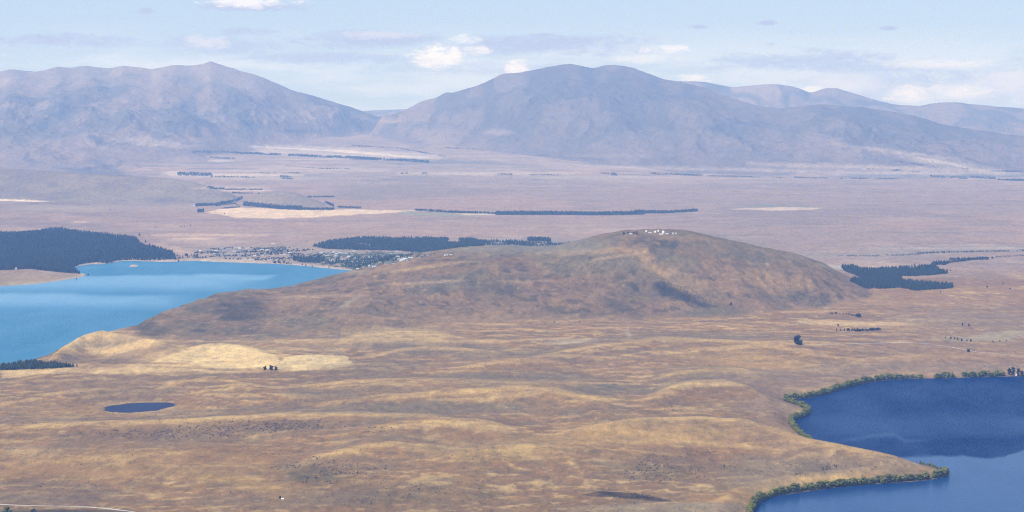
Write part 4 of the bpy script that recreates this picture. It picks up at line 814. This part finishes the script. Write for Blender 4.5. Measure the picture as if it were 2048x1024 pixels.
row_of('bush', [(545, 526), (556, 526), (566, 527), (578, 528)], 7, 14, 'dark tree standing on the village beach', 'dark trees on the village beach', 1.2, 4)
row_of('bush', [(585, 529), (610, 531), (618, 533), (655, 536)], 5, 9, 'separate bush on the beach below the village', 'bushes on the village beach', 1.2, 6)
row_of('bush', [(1905, 524), (1935, 521), (1965, 518), (1990, 517)], 12, 11, 'small pine trailing off the end of the plantation', 'pines trailing off the plantation', 1.1, 10)
row_of('pine', [(1876, 540), (1895, 541), (1910, 541)], 8, 10, 'small pine on the right arm of the plantation', 'pines on the right arm of the plantation', 1.3, 8)
row_of('round', [(1247, 469), (1256, 468), (1266, 468), (1274, 467)], 8, 11, 'dark pine beside the pale building on the hill top', 'dark trees on the hill top', 0.9, 3)
row_of('bush', [(310, 456), (362, 455), (370, 453), (381, 452)], 4, 12, 'dark bush dotted on the tan plain above the lake', 'bushes on the plain above the lake', 1.2, 3)
row_of('bush', [(221, 420), (229, 419), (353, 420), (430, 426), (434, 427), (449, 428)], 6, 11, 'dark bush dotted beside the far straw field', 'bushes near the far straw field', 1.2, 2)
row_of('bush', [(1160, 645), (1108, 645)], 2, 6, 'small dark bush at the foot of the brown hill', 'bushes at the hill foot', 1.2, 2)

# ------------------------------------------------------------------ buildings
def house_shape(L, W, Hh, R, ov=0.4):
    a, b = L / 2, W / 2; c, d = a + ov, b + ov
    vs = [(-a, -b, -1.5), (a, -b, -1.5), (a, b, -1.5), (-a, b, -1.5), (-a, -b, Hh), (a, -b, Hh), (a, b, Hh), (-a, b, Hh), (-a, 0, Hh + R), (a, 0, Hh + R)]
    fs = [[0, 1, 5, 4], [2, 3, 7, 6], [1, 2, 6, 5], [3, 0, 4, 7], [5, 6, 9, 9], [7, 4, 8, 8]]
    k = len(vs); e = R / b * ov; t = 0.25
    vs += [(-c, -d, Hh - e), (c, -d, Hh - e), (c, 0, Hh + R), (-c, 0, Hh + R), (c, d, Hh - e), (-c, d, Hh - e)]
    vs += [(x, y, z + t) for x, y, z in vs[k:k + 6]]
    q = k + 6
    fr = [[q, q + 1, q + 2, q + 3], [q + 3, q + 2, q + 4, q + 5], [k, k + 1, q + 1, q], [k + 4, k + 5, q + 5, q + 4], [k + 1, k + 2, q + 2, q + 1], [k + 2, k + 4, q + 4, q + 2], [k + 3, k, q, q + 3], [k + 5, k + 3, q + 3, q + 5], [k + 1, k, k + 3, k + 2], [k + 2, k + 3, k + 5, k + 4]]
    fw = fs
    # windows proud of the walls
    w0 = len(vs); wf = []
    for sgn in (-1, 1):
        for x in np.linspace(-a * 0.65, a * 0.65, 3):
            n = len(vs); y = sgn * (b + 0.04); vs += [(x - 0.8, y, 0.9), (x + 0.8, y, 0.9), (x + 0.8, y, 2.1), (x - 0.8, y, 2.1)]; wf.append([n, n + 1, n + 2, n + 3])
    return vs, fw, fr, wf
def poly_mesh(name, vs, faces, mats, fm, parent=None):
    me = bpy.data.meshes.new(name); clean = []
    for f in faces:
        q = [];
        for i in f:
            if i not in q: q.append(i)
        clean.append(q)
    me.from_pydata([tuple(map(float, p)) for p in vs], [], clean)
    for m in mats: me.materials.append(m)
    for p_, f_ in zip(me.polygons, fm): p_.material_index = f_
    me.update()
    o = bpy.data.objects.new(name, me); COL.objects.link(o)
    if parent: o.parent = parent
    return o
def house_mesh(name, L, W, Hh, R, wall, roof):
    vs, fw, fr, wf = house_shape(L, W, Hh, R)
    return poly_mesh(name, vs, fw + fr + wf, [wall, roof, M_GLASS], [0] * len(fw) + [1] * len(fr) + [2] * len(wf))
HP = {}
def put_house(px, py, kind, label, group=None, cat='house', s=1.0, ang=None):
    L, W, Hh, R, wall, roof = {'white': (15, 10, 3.2, 2.0, M_CONC, M_RW), 'grey': (14, 9, 3, 2, M_BRICK, M_RG), 'dark': (14, 10, 3, 2.2, M_CONC, M_RD), 'brown': (13, 9, 3, 2.2, M_CONC, M_RB), 'hall': (28, 14, 5, 2.2, M_WHITE, M_RW), 'hut': (6, 4.5, 3.0, 1.4, M_WHITE, M_WHITE)}[kind]
    if kind not in HP: HP[kind] = house_mesh('hut' if kind == 'hut' else 'house', L, W, Hh, R, wall, roof); o = HP[kind]
    else: o = HP[kind].copy(); COL.objects.link(o)
    x, y, z = hit(px, py); o.location = (x, y, z + 0.3); o.scale = (s, s, s); o.rotation_euler = (0, 0, random.uniform(-0.6, 0.6) if ang is None else ang)
    if 'group' in o: del o['group']
    return tag(o, label, cat, group)
NICE = {'white': 'white roofed', 'grey': 'grey roofed', 'dark': 'charcoal roofed', 'brown': 'brown roofed'}
def cluster(poly, n, where, grp, mix, sep=4.0):
    P = np.array(poly, float); pts = []; tries = 0
    while len(pts) < n and tries < 20000:
        tries += 1; x = random.uniform(P[:, 0].min(), P[:, 0].max()); y = random.uniform(P[:, 1].min(), P[:, 1].max())
        if not inpoly([x], [y], poly)[0] or any(abs(x - a) < sep * 1.6 and abs(y - b) < sep * 0.42 for a, b in pts): continue
        pts.append((x, y)); k = random.choice(mix)
        put_house(x, y, k, '%s low house %s' % (NICE[k], where), '%s houses %s' % (NICE[k], grp), s=random.uniform(1.15, 1.6))
cluster([(610, 510), (640, 504), (700, 502), (790, 503), (870, 507), (862, 512), (810, 524), (740, 536), (700, 530), (650, 522)], 140, 'among trees in the dense part of the village', 'in the dense village', ['white', 'grey', 'grey', 'dark', 'brown', 'grey'], 3.0)
cluster([(395, 503), (440, 498), (520, 496), (570, 495), (600, 505), (560, 512), (480, 514), (400, 512)], 46, 'in the sparse outskirts left of the village', 'in the village outskirts', ['white', 'grey', 'grey', 'dark', 'white'], 4.5)
for px, py, k, lab, s in [(481, 497, 'hall', 'long white shed, brightest roof in the village outskirts', .9), (546, 488, 'hall', 'pale shed at the upper edge of the village outskirts', .7), (510, 512, 'hall', 'white building above the middle of the village beach', .7), (660, 529, 'hall', 'white building on the waterfront below the pines', .5),
                          (401, 502, 'hall', 'white roofed building at the left end of the outskirts', .7), (744, 508, 'hall', 'bright white roofed building high in the village', .6), (761, 510, 'hall', 'white building right of the other in the upper village', .5), (708, 503, 'hall', 'pale building at the top of the village', .6), (892, 511, 'hall', 'white building showing just over the hill shoulder', .6),
                          (902, 510, 'hall', 'pale shed beside the white one over the hill shoulder', .5), (312, 515, 'hall', 'pale lodge in the trees by the far shore', .7), (321, 514, 'hall', 'second pale lodge in the trees by the far shore', .5), (31, 539, 'hut', 'small pale hut at the wood edge behind the peninsula', 2), (109, 540, 'hut', 'tiny white hut behind the peninsula crest', 1.3), (565, 1000, 'hut', 'tiny white hut standing alone on the near grassland', .9),
                          (716, 538, 'hall', 'long dark windowed boathouse at the end of the beach', .5), (2032, 751, 'hut', 'small white hut between the poplars on the lake shore', 1.2), (389, 412, 'hall', 'white farm building beside the far shelterbelt', .8), (520, 385, 'hall', 'white farm shed beyond the small far hill', .9)]:
    put_house(px, py, k, lab, None, 'hut' if k == 'hut' else 'building', s)
# observatory on the summit
def dome(name, px, py, r, wall_h, label):
    x, y, z = hit(px, py); y += 15; z = gz(x, y)
    root = bpy.data.objects.new(name, None); COL.objects.link(root); root.location = (x, y, z - 0.5); tag(root, label, 'observatory', 'observatory domes on the hill top')
    n = 24; vs = []; fs = []
    for zz in (-1.5, wall_h):
        for s in range(n): vs.append((r * 0.97 * math.cos(s * 6.28318 / n), r * 0.97 * math.sin(s * 6.28318 / n), zz))
    for s in range(n): fs.append([s, (s + 1) % n, n + (s + 1) % n, n + s])
    poly_mesh('drum', vs, fs, [M_WHITE], [0] * len(fs), root)
    vs = []; fs = []; m = 8
    for j in range(m + 1):
        a = j / m * math.pi / 2
        for s in range(n): vs.append((r * math.cos(a) * math.cos(s * 6.28318 / n), r * math.cos(a) * math.sin(s * 6.28318 / n), wall_h + 0.02 + r * math.sin(a)))
    for j in range(m):
        for s in range(n): fs.append([j * n + s, j * n + (s + 1) % n, (j + 1) * n + (s + 1) % n, (j + 1) * n + s])
    dm = poly_mesh('dome', vs, fs, [M_WHITE], [0] * len(fs), root)
    vs = []; fs = []
    for j in range(9):
        a = (0.1 + 0.9 * j / 8) * math.pi / 2
        for sx_ in (-0.14, 0.14): vs.append((sx_ * r, -r * 1.02 * math.cos(a), wall_h + r * 1.02 * math.sin(a)))
    for j in range(8): fs.append([2 * j, 2 * j + 1, 2 * j + 3, 2 * j + 2])
    poly_mesh('dome_slit', vs, fs, [M_RG], [0] * len(fs), dm); root.rotation_euler = (0, 0, random.uniform(1.2, 2.6))
dome('observatory', 1293, 465, 4.5, 5, 'small white dome at the left end of the summit buildings')
dome('observatory', 1311, 467, 5, 4, 'white dome left of the middle of the summit')
dome('observatory', 1317, 465, 4, 6, 'smaller white dome on the highest point of the summit')
dome('observatory', 1327, 468, 6.5, 6, 'largest white dome near the middle of the summit')
for px, py, k, lab, s in [(1300, 466, 'hall', 'low white building between the summit domes on the left', .55), (1322, 469, 'hall', 'white hall beside the largest summit dome', .6), (1334, 468, 'hall', 'white annex right of the largest summit dome', .5), (1346, 468, 'hut', 'tiny pale hut at the right end of the summit', 1.2), (1352, 468, 'hut', 'tiny pale hut furthest right on the summit', 1.1), (1261, 468, 'hall', 'pale building among dark trees on the hill top', .6)]:
    o = put_house(px, py, k, lab, None, 'building', s, 0.1)

# ------------------------------------------------------------------ tracks draped on the ground
def track(pts, width, mat, name='track'):
    P = np.array(pts, float); W = []
    for i in range(len(P) - 1):
        n = max(2, int(np.hypot(*(P[i + 1] - P[i])) / 4))
        for t_ in np.linspace(0, 1, n, endpoint=False):
            q = P[i] * (1 - t_) + P[i + 1] * t_
            if q[1] > 1030: x, y = world(q[0], q[1], 8); W.append((float(x), float(y)))
            else: x, y, _ = hit(*q); W.append((x, y))
    W = np.array(W)
    for _ in range(4): W[1:-1] = (W[:-2] + W[2:] + 2 * W[1:-1]) / 4
    T = np.gradient(W, axis=0); T /= np.linalg.norm(T, axis=1, keepdims=True); Nn = np.stack([-T[:, 1], T[:, 0]], -1)
    vs = []
    for k in (-0.5, -0.17, 0.17, 0.5):
        q = W + Nn * width * k; vs.append(np.stack([q[:, 0], q[:, 1], gz(q[:, 0], q[:, 1]) + 0.5], -1))
    n = len(W); vs = np.concatenate(vs); fs = []
    for k in range(3):
        for i in range(n - 1): fs.append((k * n + i, k * n + i + 1, (k + 1) * n + i + 1, (k + 1) * n + i))
    o = mesh_np(name, vs, np.array(fs), [mat], None, True); return tagk(o, 'structure')
track([(-120, 1005), (0, 1009), (60, 1012), (150, 1013), (200, 1016), (260, 1023), (300, 1030)], 7, M_GRAVEL, 'gravel_road')
track([(1590, 690), (1700, 688), (1800, 685), (1850, 687), (1900, 694), (1960, 705), (2060, 714)], 5, M_GRAVEL)

# ------------------------------------------------------------------ air: one even box of haze round camera and ground
bx = [(-34500, -400, -60), (34500, -400, -60), (34500, 47500, -60), (-34500, 47500, -60)]
vs = bx + [(a, b, 1900) for a, b, c in bx]
me = bpy.data.meshes.new('haze'); me.from_pydata(vs, [], [[3, 2, 1, 0], [4, 5, 6, 7], [0, 1, 5, 4], [1, 2, 6, 5], [2, 3, 7, 6], [3, 0, 4, 7]])
mh = bpy.data.materials.new('haze'); mh.use_nodes = True; mh.node_tree.nodes.clear(); q = N(mh.node_tree)
pv = q.node('ShaderNodeVolumePrincipled'); oo = q.node('ShaderNodeOutputMaterial'); mh.node_tree.links.new(pv.outputs[0], oo.inputs['Volume'])
pv.inputs['Color'].default_value = (0.25, 0.46, 1.0, 1); pv.inputs['Density'].default_value = 3.3e-5; pv.inputs['Anisotropy'].default_value = 0.0
pv.inputs['Absorption Color'].default_value = (1, 1, 1, 1)
me.materials.append(mh); me.update(); ho = bpy.data.objects.new('haze', me); COL.objects.link(ho); tagk(ho, 'stuff')
print('objects', len(bpy.data.objects))
